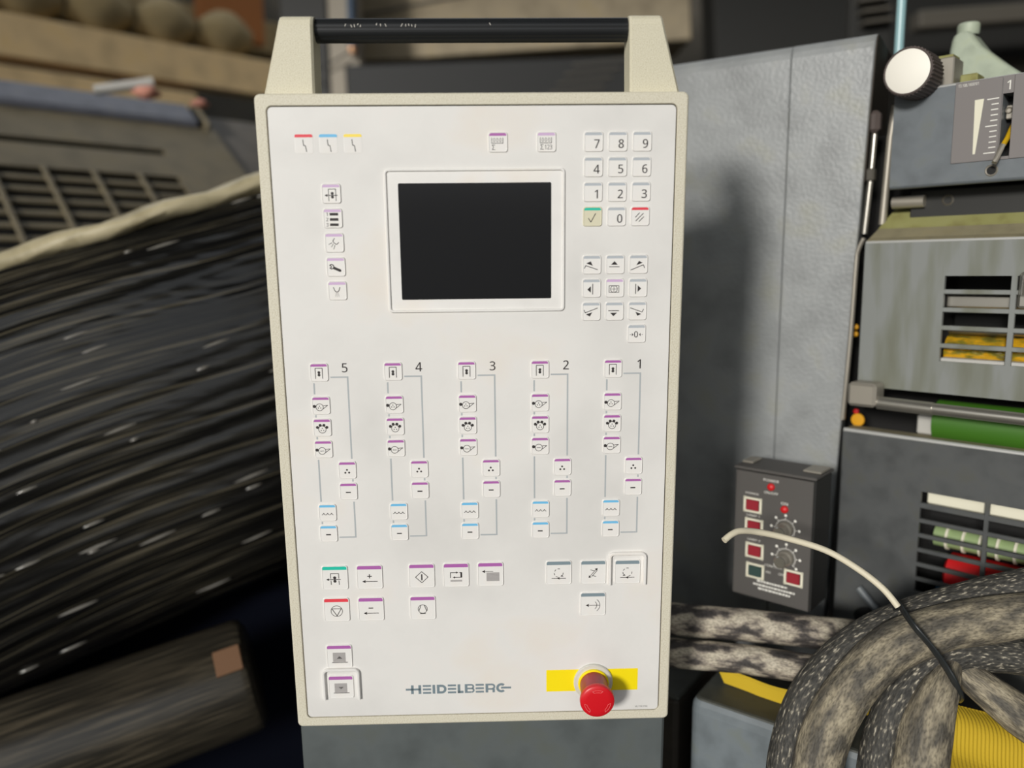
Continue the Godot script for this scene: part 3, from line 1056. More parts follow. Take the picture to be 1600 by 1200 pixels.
func build_press() -> void:
	var mtf := Transform3D(Basis(Vector3.UP, deg_to_rad(-46.46)), Vector3(0.5169, 0, -0.2378))
	var gtf := Transform3D(Basis(Vector3.UP, deg_to_rad(-33.29)), Vector3(0.5237, 1.4367, -0.2697))
	var root := thing("printing_press", "grey printing press unit with tall side cover, ink scale panel and slotted guards", "printing press", mtf)
	var up := Transform3D(Basis(), Vector3(0, 1.2893, 0))
	var g := mtf.affine_inverse() * gtf
	var s := sb()
	cover_panel(s, -300, -300, -100.6, -97.6, 0)
	part(root, "side_cover", s, mt.press_paint, g, "textured grey side cover with rounded top")
	s = sb()
	cover_panel(s, -99.2, -96.2, -16.6, 11.2, 1.5)
	part(root, "side_cover", s, mt.press_paint, g, "narrow right section of the side cover")
	s = sb()
	var er := []
	for e in [[-30.0, 0.0], [146.0, 0.0], [154.0, 1.8], [160.0, 5.2], [164.0, 10.5], [166.0, 18.0]]:
		var x1: float = lerpf(-16.6, 11.2, clampf((e[0] + 640.0) / 804.0, -1.0, 1.0)) + 1.4
		er.append(PackedVector3Array([Vector3(x1 - 1.6, e[0], -2.5 - e[1]), Vector3(x1, e[0], -2.5 - e[1]), Vector3(x1, e[0], -161), Vector3(x1 - 1.6, e[0], -161)]))
	loft(s, er)
	part(root, "end_plate", s, mt.end_plate, g, "dark brown end of the side cover")
	# machine frame behind the covers
	s = sb()
	bx(s, -60, 420, -1289, 190, -330, -120)
	part(root, "machine_frame", s, mt.void, up)
	# --- ink unit cover
	s = sb()
	bx(s, 31, 154, 106, 222, -40, 0)
	bx(s, 165, 418, 106, 222, -40, 0)
	bx(s, 154, 165, 203.5, 222, -40, 0)
	bx(s, 154, 165, 106, 131, -40, 0)
	var ink := part(root, "ink_cover", s, mt.cover_grey, up)
	s = sb()
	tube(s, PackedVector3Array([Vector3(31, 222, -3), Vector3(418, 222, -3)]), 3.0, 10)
	part(ink, "top_edge", s, mt.edge_highlight)
	s = sb()
	tube(s, PackedVector3Array([Vector3(31, 107, -5), Vector3(418, 107, -5)]), 5.0, 10)
	part(ink, "rounded_edge", s, mt.cover_grey)
	s = sb()
	bx(s, 102.5, 153.0, 128, 223.5, -1, 1.3, 0.5)
	bx(s, 153.5, 154.2, 128, 223.5, -1, 1.1)
	bx(s, 165, 418, 128, 223.5, -1, 1.3, 0.5)
	bx(s, 154.2, 165, 203.5, 223.5, -1, 1.3)
	bx(s, 154.2, 165, 128, 131.4, -1, 1.3)
	var sp := part(ink, "scale_plate", s, mt.plate_brown, Transform3D(), "brown-grey scale plate with white ticks and the number 1")
	s = sb()
	px = 0.0
	py = 0.0
	pz = 1.36
	ppoly(s, [Vector2(124.8, 200.5), Vector2(134.6, 200.8), Vector2(129.0, 137), Vector2(126.4, 137)])
	part(sp, "wedge_mark", s, mt.cream)
	s = sb()
	for i in 11:
		var y := 199.5 - 6.25 * i
		pline(s, [138.0 if i % 5 == 0 else 142.8, y - 0.3, 150.4, y], 1.0)
	part(sp, "scale_ticks", s, mt.white_print)
	s = sb()
	bolder = false
	ptext(s, "1", 159.6, 212.6, 10.5)
	ptext(s, "T3.108.1800/01", 116.5, 219.6, 3.4, 22.0)
	bolder = true
	part(sp, "printed_text", s, mt.white_print)
	s = sb()
	bx(s, 150, 170, 125, 210, -42, -26)
	part(ink, "slot_back", s, mt.void)
	s = sb()
	bx(s, 155, 164.5, 176, 192, -24, -14, 1)
	lathe(s, [Vector2(2.0, -14), Vector2(3.4, -12.5), Vector2(4.2, -14)], Vector3(158, 186, 0))
	part(ink, "slot_block", s, mt.metal_dull)
	s = sb()
	tube(s, PackedVector3Array([Vector3(163, 168, -14), Vector3(161, 152, -2), Vector3(158.5, 142, 6)]), 3.6, 4)
	var lev := part(ink, "adjusting_lever", s, mt.brass, Transform3D(), "yellow lever with a metal tip")
	s = sb()
	tube(s, PackedVector3Array([Vector3(159, 144, 5.5), Vector3(155.5, 127, 15), Vector3(154.6, 123, 17)]), 3.9, 4)
	part(lev, "lever_tip", s, mt.metal_dull)
	s = sb()
	lathe(s, [Vector2(7.2, 0.0), Vector2(6.4, 1.2), Vector2(5.0, 0.2), Vector2(4.8, -0.5)], Vector3(147.8, 116.2, 0))
	var hole := part(ink, "screw_socket", s, mt.metal_dull)
	s = sb()
	lathe(s, [Vector2(5.0, 0.25), Vector2(0, 0.25)], Vector3(147.8, 116.2, 0), Basis(), 20)
	part(hole, "socket_hole", s, mt.black)
	# --- knurled knob at the upper left
	s = sb()
	var rings := []
	for z in [0.0, 38.0]:
		var ring := PackedVector3Array()
		for k in 160:
			var a := TAU * k / 160.0
			var r := 29.4 - (1.3 if k % 4 < 2 else 0.0)
			ring.append(Vector3(58.6 + r * cos(a), 239.4 + r * sin(a), z))
		rings.append(ring)
	loft(s, rings)
	lathe(s, [Vector2(28.6, 37.5), Vector2(28.4, 40.0), Vector2(27.2, 40.8), Vector2(26.0, 40.2), Vector2(26.0, 39.0)], Vector3(58.6, 239.4, 0), Basis(), 48)
	lathe(s, [Vector2(7, -40), Vector2(7, 1), Vector2(20, 1), Vector2(27, 0)], Vector3(58.6, 239.4, 0), Basis(), 24)
	var kn := part(root, "adjusting_knob", s, mt.knob, up, "brown knurled knob with a white face")
	s = sb()
	lathe(s, [Vector2(26.2, 38.8), Vector2(26.0, 40.0), Vector2(25.2, 40.4), Vector2(0, 40.5)], Vector3(58.6, 239.4, 0), Basis(), 48)
	part(kn, "knob_face", s, mt.knob_face)
	s = sb()
	bx(s, 66, 92, 222, 262, -60, -22, 1.5)
	var br := part(root, "knob_bracket", s, mt.metal_dull, up)
	s = sb()
	bx(s, 70, 90, 261, 265, -50, -24, 0.5)
	part(br, "grease_patch", s, mt.dusty_green)
	s = sb()
	bx(s, 96, 116, 222, 240, -64, -34, 1.5)
	bx(s, 86, 140, 214, 228, -90, -52, 1.5)
	part(root, "ink_fitting", s, mt.dusty_green, up)
	# --- rail, dusty ledge and middle cover
	s = sb()
	bx(s, 42, 418, 62, 102, -75, -48, 1.5)
	var rail := part(root, "cross_rail", s, mt.dark_steel, up)
	s = sb()
	lathe(s, [Vector2(7.5, 0.0), Vector2(5.5, 1.5), Vector2(4.5, 0.0)], Vector3(88, 88, -48))
	part(rail, "rail_screw", s, mt.grey_steel)
	s = sb()
	tube(s, PackedVector3Array([Vector3(22, 88, -42), Vector3(62, 88, -42)]), 8, 16)
	part(rail, "roller_end", s, mt.metal_dull)
	s = sb()
	var prof := [[-30.0, 34.0], [-30.0, 53.0], [-34.0, 56.0], [-58.0, 76.0], [-78.0, 84.0], [-82.0, 34.0]]
	var ra := PackedVector3Array()
	var rb := PackedVector3Array()
	for p in prof:
		ra.append(Vector3(5 if p[0] > -20 else (9 if p[0] > -40 else 16), p[1], p[0]))
		rb.append(Vector3(418, p[1], p[0]))
	loft(s, [ra, rb])
	var ledge := part(root, "dusty_ledge", s, mt.dusty_green, up, "sloping ledge coated in yellow-green dust")
	s = sb()
	loft(s, [PackedVector3Array([Vector3(5, 34, -1), Vector3(5, 37, -1), Vector3(5, 41, -12), Vector3(9, 53.5, -30.5), Vector3(9, 34, -30.5)]), PackedVector3Array([Vector3(418, 34, -1), Vector3(418, 37, -1), Vector3(418, 41, -12), Vector3(418, 53.5, -30.5), Vector3(418, 34, -30.5)])])
	part(ledge, "ledge_lip", s, mt.ledge_brown)
	s = sb()
	holed(s, 5, 420, -160, 34, -6, 0, 105, 250, -118, -9.5)
	var mid := part(root, "middle_cover", s, mt.cover_streaked, up, "streaked grey guard with ventilation slots")
	s = sb()
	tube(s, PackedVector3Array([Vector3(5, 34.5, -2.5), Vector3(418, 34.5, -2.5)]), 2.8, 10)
	var fl := sb()
	bx(fl, 3.4, 6, -160, 34, -30, -0.8, 0.8)
	part(mid, "side_flange", fl, mt.cover_streaked)
	part(mid, "folded_edge", s, mt.edge_highlight)
	for i in 4:
		s = sb()
		bx(s, 104, 251, -32.2 - 22.9 * i, -26.4 - 22.9 * i, -5.5, -0.3, 0.8)
		part(mid, "slat", s, mt.cover_streaked)
	s = sb()
	bx(s, 178, 184.5, -119, -8.5, -5.8, -0.1, 0.6)
	part(mid, "vertical_bar", s, mt.cover_streaked)
	s = sb()
	bx(s, 95, 418, -130, 0, -110, -90)
	part(mid, "inner_back", s, mt.black)
	s = sb()
	bx(s, 103, 418, -50, -34, -34, -18, 2)
	part(mid, "inner_bar", s, mt.metal)
	s = sb()
	tube(s, PackedVector3Array([Vector3(104, -107, -40), Vector3(418, -107, -40)]), 21, 28)
	part(mid, "ink_roller", s, mt.roller_ochre, Transform3D(), "glossy ochre inked roller")
	s = sb()
	bx(s, 105, 250, -119, -114, -26, -5, 1)
	part(mid, "slot_lip", s, mt.pale_tube)
	s = sb()
	tube(s, PackedVector3Array([Vector3(104, -80, -38), Vector3(418, -80, -38)]), 6, 20)
	part(mid, "steel_roller", s, mt.metal)
	s = sb()
	bx(s, 187, 215, -48, -5, -4, 6, 3)
	var latch := part(mid, "latch", s, mt.metal)
	s = sb()
	tube(s, PackedVector3Array([Vector3(196, -8, 7), Vector3(196, -32, 7)]), 7, 16)
	part(latch, "latch_pin", s, mt.chrome)
	# --- guide rods in the gap beside the side cover
	s = sb()
	tube(s, PackedVector3Array([Vector3(-7, 182, -40), Vector3(-9, 118, -40), Vector3(-13, 48, -40)]), 4.2, 10)
	var rod := part(root, "guide_rod", s, mt.metal, up)
	s = sb()
	box(s, Vector3(-6, 197, -38), Vector3(15, 30, 16), 5)
	part(rod, "rod_grip", s, mt.knob)
	s = sb()
	bx(s, -14, -3, 119, 136, -46, -34, 2)
	part(rod, "rod_joint", s, mt.grey_steel)
	s = sb()
	tube(s, PackedVector3Array([Vector3(16.5, 216, -44), Vector3(13, 175, -44), Vector3(9, 60, -44)]), 5.0, 10)
	part(root, "guide_rod", s, mt.metal_dull, up)
	s = sb()
	tube(s, catmull([Vector3(-2.6, 41.3, -12), Vector3(-9.4, 24.3, -12), Vector3(-10.9, 4.3, -12), Vector3(-13.0, -88.4, -12), Vector3(-18.2, -212.0, -12)], 4), 4.6, 8, 3.0)
	part(root, "edge_strip", s, mt.metal_dull, up)
	for e in [[-17.0, -82.0, "amber"], [-17.0, -92.0, "amber"], [-16.0, -187.0, "drum_red"], [-10.0, -203.0, "drum_red"]]:
		s = sb()
		lathe(s, [Vector2(4.0, 0), Vector2(3.6, 2.0), Vector2(2.2, 3.2), Vector2(0, 3.5)], Vector3(e[0], e[1], -38), Basis(), 14)
		part(root, "indicator_stud", s, mt[e[2]], up)
	s = sb()
	lathe(s, [Vector2(9.5, 0), Vector2(9.0, 2.0), Vector2(0, 2.6)], Vector3(-7, -215, -38), Basis(), 20)
	part(root, "amber_reflector", s, mt.amber, up)
	# --- handle rod in front, roller behind
	s = sb()
	bx(s, 4, 41, -183, -151, 0, 34, 4)
	var hb := part(root, "handle_block", s, mt.metal_dull, up, "pale metal block holding the guard handle rod")
	s = sb()
	tube(s, PackedVector3Array([Vector3(40, -177, 20), Vector3(108, -177.5, 20)]), 8.6, 20)
	tube(s, PackedVector3Array([Vector3(108, -177.5, 20), Vector3(414, -179, 20)]), 7.6, 20)
	part(hb, "handle_rod", s, mt.metal)
	s = sb()
	tube(s, PackedVector3Array([Vector3(96, -203, -44), Vector3(414, -203, -44)]), 28, 28)
	part(root, "green_roller", s, mt.roller_green, up)
	s = sb()
	bx(s, 74, 95, -222, -196, -50, -30, 2)
	part(root, "roller_bearing", s, mt.pale_tube, up)
	# --- lower cover
	s = sb()
	holed(s, -11, 420, -620, -226, -6, 0, 94.5, 250, -434, -293)
	var low := part(root, "lower_cover", s, mt.cover_dark, up, "dark grey lower guard with slotted opening")
	s = sb()
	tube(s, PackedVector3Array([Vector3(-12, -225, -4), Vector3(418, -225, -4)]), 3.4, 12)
	part(low, "folded_edge", s, mt.edge_highlight)
	s = sb()
	bx(s, -13, -9, -620, -226, -60, -1, 1)
	part(low, "side_flange", s, mt.cover_dark)
	s = sb()
	bx(s, -12, 418, -228, -222.5, -34, -3, 1)
	part(low, "top_flange", s, mt.ledge_brown)
	for i in 7:
		s = sb()
		bx(s, 93.5, 251, -316.0 - 20.3 * i, (-308.6 if i == 0 else -310.2) - 20.3 * i, -5.5, -0.4, 0.8)
		part(low, "slat", s, mt.cover_dark)
	s = sb()
	bx(s, 169.6, 175, -435, -292, -5.8, -0.2, 0.6)
	part(low, "vertical_bar", s, mt.cover_dark)
	s = sb()
	bx(s, 80, 418, -460, -280, -118, -96)
	part(low, "inner_back", s, mt.black)
	s = sb()
	bx(s, 98, 418, -312, -288, -26, -14, 2)
	part(low, "cream_bar", s, mt.cream)
	s = sb()
	tube(s, PackedVector3Array([Vector3(104, -362, -44), Vector3(418, -362, -44)]), 14, 20)
	var rib := part(low, "ribbed_roller", s, mt.pale_green)
	for i in 14:
		s = sb()
		lathe(s, [Vector2(13, 0), Vector2(16.5, 0.5), Vector2(16.5, 3.5), Vector2(13, 4)], Vector3(118 + 20 * i, -362, -44), Basis(Vector3.UP, PI / 2), 20)
		part(rib, "roller_rib", s, mt.cream)
	s = sb()
	lathe(s, [Vector2(20, 0), Vector2(27, 4), Vector2(28, 30), Vector2(28, 288), Vector2(0, 288)], Vector3(122, -408, -40), Basis(Vector3.UP, PI / 2), 32)
	part(low, "red_drum", s, mt.drum_red)
	s = sb()
	bx(s, 112, 418, -460, -425, -70, -26, 3)
	part(low, "blue_part", s, mt.blue_part)
	s = sb()
	tube(s, PackedVector3Array([Vector3(24, -446, 8), Vector3(50, -469, 9)]), 5.2, 12)
	part(low, "release_lever", s, mt.cover_grey)
	s = sb()
	lathe(s, [Vector2(21, 0.3), Vector2(20, 0.6), Vector2(0, 0.4)], Vector3(40, -490, 0), Basis.from_scale(Vector3(1.1, 0.8, 1.0)), 28)
	part(low, "finger_hole", s, mt.black)

func build_control_box() -> void:
	var root := thing("switch_box", "small dark switch box with red push buttons and two chrome dials beside the press cover", "control box", Transform3D(Basis(Vector3.UP, deg_to_rad(-42.25)), Vector3(0.4168, 1.0212, -0.1396)))
	var s := sb()
	bx(s, -98, 10, -177, 2, -62, -3, 2)
	part(root, "box_body", s, mt.box_side)
	s = sb()
	bx(s, -97, 8, -175, 0, -3, 0, 0.8)
	var f := part(root, "front_plate", s, mt.box_dark)
	s = sb()
	bx(s, -99, 12, 2, 6, -64, 2, 1)
	part(root, "lid_rim", s, mt.box_dark)
	s = sb()
	bx(s, -98, -82, 6, 9, -50, -20, 1)
	part(root, "lid_clip", s, mt.metal_dull)
	s = sb()
	bx(s, -14, 10, 6, 9, -56, -20, 1)
	part(root, "lid_clip", s, mt.metal_dull)
	for e in [[-71.7, -45.4, "button_red"], [-68.8, -74.6, "button_red"], [-66.8, -108.6, "button_red"], [-65.0, -136.8, "button_green"], [-12.5, -133.6, "button_red"]]:
		s = sb()
		for q in [[0.0, 10.9, 25.0, 3.2], [0.0, -10.9, 25.0, 3.2], [-10.9, 0.0, 3.2, 25.0], [10.9, 0.0, 3.2, 25.0]]:
			box(s, Vector3(e[0] + q[0] * 1.02, e[1] + q[1] * 0.82, 0.6), Vector3(q[2] * 0.98, q[3] * 0.86, 1.6), 0.3)
		var fr := part(root, "button_frame", s, mt.cream)
		s = sb()
		box(s, Vector3(e[0], e[1], 1.5), Vector3(17.5, 14.5, 4.5), 1.2)
		part(fr, "push_button", s, mt[e[2]])
	for e in [[-47.4, -16.1], [-28.2, -43.0]]:
		s = sb()
		lathe(s, [Vector2(5.2, 0), Vector2(4.6, 2.5), Vector2(2.6, 4.2), Vector2(0, 4.6)], Vector3(e[0], e[1], 0), Basis(), 18)
		part(root, "pilot_lamp", s, mt.drum_red)
	for e in [[-26.3, -69.6], [-23.8, -108.6]]:
		s = sb()
		px = e[0]
		py = e[1]
		pz = 0.15
		for k in 25:
			var a := deg_to_rad(-40.0 + 260.0 * k / 24.0)
			var d := Vector2.from_angle(a)
			var l := 15.5 if k % 4 == 0 else 13.6
			pline(s, [d.x * 11.6, d.y * 11.6, d.x * l, d.y * l], 0.7)
			if k % 4 == 0:
				pdot(s, d.x * 18.6, d.y * 18.6, 1.9, 8)
		part(f, "dial_scale", s, mt.white_print)
		s = sb()
		lathe(s, [Vector2(10.4, 0), Vector2(10.0, 6), Vector2(8.4, 8), Vector2(8.4, 20), Vector2(7.8, 21)], Vector3(e[0], e[1], 0), Basis(), 28)
		var d := part(root, "dial_knob", s, mt.metal_dull)
		s = sb()
		lathe(s, [Vector2(7.9, 20.8), Vector2(7.2, 21.8), Vector2(0, 22.0)], Vector3(e[0], e[1], 0), Basis(), 28)
		part(d, "dial_cap", s, mt.chrome)
	s = sb()
	px = 0.0
	py = 0.0
	pz = 0.15
	bolder = false
	ptext(s, "POWER", -47.6, -7.6, 3.4, 21)
	ptext(s, "ON/OFF", -47.0, -24.4, 3.4, 19)
	ptext(s, "ON", -28.6, -35.4, 3.6, 9)
	ptext(s, "POWER", -73.0, -29.6, 2.6, 18)
	ptext(s, "LAMP 1", -70.6, -60.0, 2.6, 18)
	ptext(s, "LAMP 2", -68.4, -93.6, 2.6, 18)
	ptext(s, "CONTROL", -40.0, -124.6, 3.0, 24)
	ptext(s, "ON", -47.0, -134.0, 3.0, 6)
	ptext(s, "OFF", -28.6, -133.0, 3.0, 8)
	# rows of small print too fine to read
	for r in [[-62.0, -20.0, -149.6], [-67.0, -10.0, -155.0], [-60.0, -16.0, -160.0]]:
		var x: float = r[0]
		while x < r[1]:
			var w := rng.randf_range(2.2, 5.0)
			prect(s, x, r[2] - 1.3, minf(x + w, r[1]), r[2] + 1.3)
			x += w + 0.9
	part(f, "printed_text", s, mt.white_print)

# ---------------------------------------------------------------- hoses, straps and cabinets at the lower right
func mmp(a: Array) -> Array:
	var o := []
	for i in range(0, a.size(), 3):
		o.append(Vector3(a[i], a[i + 1], a[i + 2]) * 1000.0)
	return o

# a hose whose radius (mm) runs through rad from end to end; u along its length in metres, v round it
func hose(parent: Node, called: String, a: Array, rad: Array, m: Material, label := "") -> MeshInstance3D:
	var p := catmull(mmp(a), 12)
	var n := 32
	var s := SurfaceTool.new()
	s.begin(Mesh.PRIMITIVE_TRIANGLES)
	var ref := Vector3.UP
	var run := 0.0
	for i in p.size():
		var t := (p[mini(i + 1, p.size() - 1)] - p[maxi(i - 1, 0)]).normalized()
		var x := ref.cross(t).normalized()
		var y := t.cross(x).normalized()
		ref = y
		if i > 0:
			run += p[i].distance_to(p[i - 1])
		var f := float(i) / (p.size() - 1) * (rad.size() - 1)
		var k0 := mini(int(f), rad.size() - 2)
		var r: float = lerpf(rad[k0], rad[k0 + 1], f - k0)
		for k in n + 1:
			var q := TAU * k / n
			var w := 1.0 + 0.02 * sin(run * 0.045 + 1.6 * sin(q * 2.0 + run * 0.02))
			s.set_uv(Vector2(run * MM, float(k) / n))
			s.add_vertex((p[i] + (x * cos(q) + y * sin(q)) * r * w) * MM)
	for i in p.size() - 1:
		for k in n:
			var b := i * (n + 1) + k
			for e in [b, b + 1, b + n + 2, b, b + n + 2, b + n + 1]:
				s.add_index(e)
	return part(parent, called, s, m, Transform3D(), label)

func build_hoses() -> void:
	var coil := thing("hose_coil", "bundle of thick dusty black hoses coiled at the lower right, held by cable tie", "hose coil")
	hose(coil, "hose", [0.338, 0.60, 0.05, 0.338, 0.685, 0.030, 0.343, 0.746, 0.016, 0.371, 0.808, -0.003, 0.421, 0.858, -0.014, 0.485, 0.891, -0.018, 0.548, 0.912, -0.014, 0.596, 0.926, -0.010, 0.644, 0.942, 0.008, 0.71, 0.945, 0.05, 0.78, 0.92, 0.11], [20, 20, 20, 20], mt.hose_dark, "outermost dark hose strand flecked with plaster")
	hose(coil, "hose", [0.362, 0.60, 0.08, 0.360, 0.705, 0.058, 0.370, 0.771, 0.043, 0.404, 0.828, 0.028, 0.453, 0.871, 0.017, 0.503, 0.892, 0.015, 0.551, 0.903, 0.018, 0.597, 0.911, 0.023, 0.632, 0.916, 0.035, 0.70, 0.905, 0.075, 0.77, 0.87, 0.13], [25, 26, 26, 25, 24, 24], mt.hose, "thick beige-dusted hose strand")
	hose(coil, "hose", [0.43, 0.60, 0.08, 0.426, 0.705, 0.059, 0.435, 0.770, 0.045, 0.456, 0.816, 0.033, 0.488, 0.846, 0.022, 0.528, 0.863, 0.018, 0.573, 0.865, 0.021, 0.612, 0.862, 0.030, 0.642, 0.860, 0.046, 0.70, 0.845, 0.085, 0.76, 0.81, 0.14], [21, 21, 20, 20, 20], mt.hose_dark)
	hose(coil, "hose", [0.455, 0.62, 0.10, 0.456, 0.722, 0.083, 0.467, 0.785, 0.069, 0.483, 0.824, 0.055, 0.502, 0.847, 0.040, 0.521, 0.861, 0.022, 0.541, 0.869, 0.002], [29, 28, 26, 20, 12, 8], mt.hose)
	hose(coil, "hose", [0.522, 0.863, 0.008, 0.532, 0.849, 0.025, 0.552, 0.833, 0.041, 0.577, 0.814, 0.055, 0.612, 0.788, 0.067, 0.65, 0.75, 0.085, 0.69, 0.69, 0.11], [9, 17, 22, 23, 23], mt.hose, "hose strand dipping right from the tie")
	var s := sb()
	tube(s, catmull(mmp([0.466, 0.912, -0.006, 0.465, 0.919, 0.008, 0.462, 0.918, 0.026, 0.464, 0.910, 0.044, 0.479, 0.891, 0.053, 0.492, 0.872, 0.057, 0.500, 0.857, 0.062, 0.509, 0.839, 0.058, 0.514, 0.826, 0.045]), 8), 5.2, 6, 1.5, Vector3(0.55, 0.35, 0.76))
	solo("cable_tie", "black flat cable tie strapped across the coiled hoses", "cable tie", s, mt.tie)
	s = sb()
	tube(s, catmull(mmp([0.268, 0.996, 0.002, 0.2785, 1.0015, -0.003, 0.29, 1.003, -0.008, 0.313, 0.998, -0.017, 0.347, 0.989, -0.02, 0.388, 0.977, -0.012, 0.419, 0.96, 0.001, 0.442, 0.942, 0.014, 0.455, 0.925, 0.024]), 8), 3.6, 14)
	solo("tie_tail", "cable tie tail arching left past the switch box, sun glare put into its colour", "cable", s, mt.cable)  # sun reflection on the dark tie tail, painted as an off-white colour
	# dirty pipes running behind the console
	for e in [["dirty_pipe", [0.02, 0.80, -0.26, 0.214, 0.823, -0.195, 0.250, 0.829, -0.160, 0.354, 0.828, -0.136, 0.470, 0.823, -0.112, 0.557, 0.820, -0.09], 21, "upper of two dirt-caked black hoses running straight behind the console"], ["dirty_pipe_001", [0.02, 0.765, -0.24, 0.210, 0.784, -0.172, 0.245, 0.795, -0.133, 0.330, 0.795, -0.112, 0.412, 0.791, -0.09, 0.506, 0.785, -0.07], 18.5, "lower of two dirt-caked black hoses, above the yellow strap and grey cabinet"]]:
		var o := hose(self, e[0], e[1], [e[2], e[2]], mt.hose_caked, e[3])
		o.set_meta("category", "hose")
		o.set_meta("group", "straight dirt-caked hoses")
	# yellow webbing
	webbing("yellow_strap", "yellow webbing strap lying over the grey cabinet below the dirty hoses", [Vector3(310, 765, -128), Vector3(336, 764, -106), Vector3(366, 763, -80), Vector3(411, 772, -40), Vector3(449, 787, -8), Vector3(470, 780, -12)], 19, Vector3(-0.15, 0.72, 0.62), 12)
	webbing("yellow_strap_001", "wide yellow ribbed sling hanging between the coiled hoses at the lower right", [Vector3(568, 770, -34), Vector3(566, 762, -12), Vector3(554, 733, 12), Vector3(538, 712, 56), Vector3(532, 640, 80)], 78, Vector3(0.94, -0.33, 0.1), 32)
	# grey cabinet under the hoses
	var cab := thing("grey_cabinet", "rounded blue-grey cabinet below the yellow strap, left of the hose coil", "cabinet", Transform3D(Basis(Vector3.UP, deg_to_rad(-38.0)), Vector3(0.372, 0, -0.118)))
	s = sb()
	loft(s, [rot_ring(rrect(260, 150, 14, 0, 50), 0), rot_ring(rrect(260, 150, 14, 0, 50), 728), rot_ring(rrect(258, 148, 13, 0, 50), 738), rot_ring(rrect(252, 142, 11, 0, 50), 744)])
	part(cab, "cabinet_body", s, mt.cabinet)
	s = sb()
	loft(s, [rot_ring(rrect(252, 142, 11, 0, 50), 743.5), rot_ring(rrect(250, 140, 10, 0, 50), 746), rot_ring(rrect(244, 134, 8, 0, 50), 747)])
	part(cab, "cabinet_top", s, mt.cabinet_top)
	var deck := thing("machine_step", "dark dusty machine step between the console and the grey cabinet", "step", Transform3D(Basis(Vector3.UP, deg_to_rad(-38.0)), Vector3(0.29, 0, -0.24)))
	s = sb()
	bx(s, -190, 30, 0, 716, -110, 90, 6)
	part(deck, "step_body", s, mt.deck)
	s = sb()
	bx(s, -190, 32, 716, 722, -112, 92, 2)
	part(deck, "step_plate", s, mt.cabinet_top)

func rot_ring(r: PackedVector3Array, y: float) -> PackedVector3Array:
	var o := PackedVector3Array()
	for p in r:
		o.append(Vector3(p.x, y, p.y))
	return o

func webbing(called: String, label: String, p: Array, w: float, across: Vector3, ribs: int) -> void:
	var c := catmull(p, 10)
	var s := sb()
	var rings := []
	var side := across.normalized()
	for i in c.size():
		var t := (c[mini(i + 1, c.size() - 1)] - c[maxi(i - 1, 0)]).normalized()
		var d := (side - t * side.dot(t)).normalized()
		var n := t.cross(d).normalized()
		var ring := PackedVector3Array()
		var m := ribs * 2
		for k in m + 1:
			ring.append(c[i] + d * lerpf(-w, w, float(k) / m) + n * (1.1 + (0.9 if k % 2 == 0 else 0.0)))
		for k in m + 1:
			ring.append(c[i] + d * lerpf(w, -w, float(k) / m) - n * (1.1 + (0.9 if k % 2 == 0 else 0.0)))
		rings.append(ring)
	loft(s, rings)
	solo(called, label, "strap", s, mt.webbing)

# ---------------------------------------------------------------- the film-wrapped bundle and the slotted hood at the left
func grid(nu: int, nv: int, f: Callable) -> SurfaceTool:
	var s := SurfaceTool.new()
	s.begin(Mesh.PRIMITIVE_TRIANGLES)
	for j in nv + 1:
		for i in nu + 1:
			s.set_uv(Vector2(float(i) / nu, float(j) / nv))
			s.add_vertex(f.call(float(i) / nu, float(j) / nv))
	for j in nv:
		for i in nu:
			var a := j * (nu + 1) + i
			for k in [a, a + 1, a + nu + 2, a, a + nu + 2, a + nu + 1]:
				s.add_index(k)
	return s

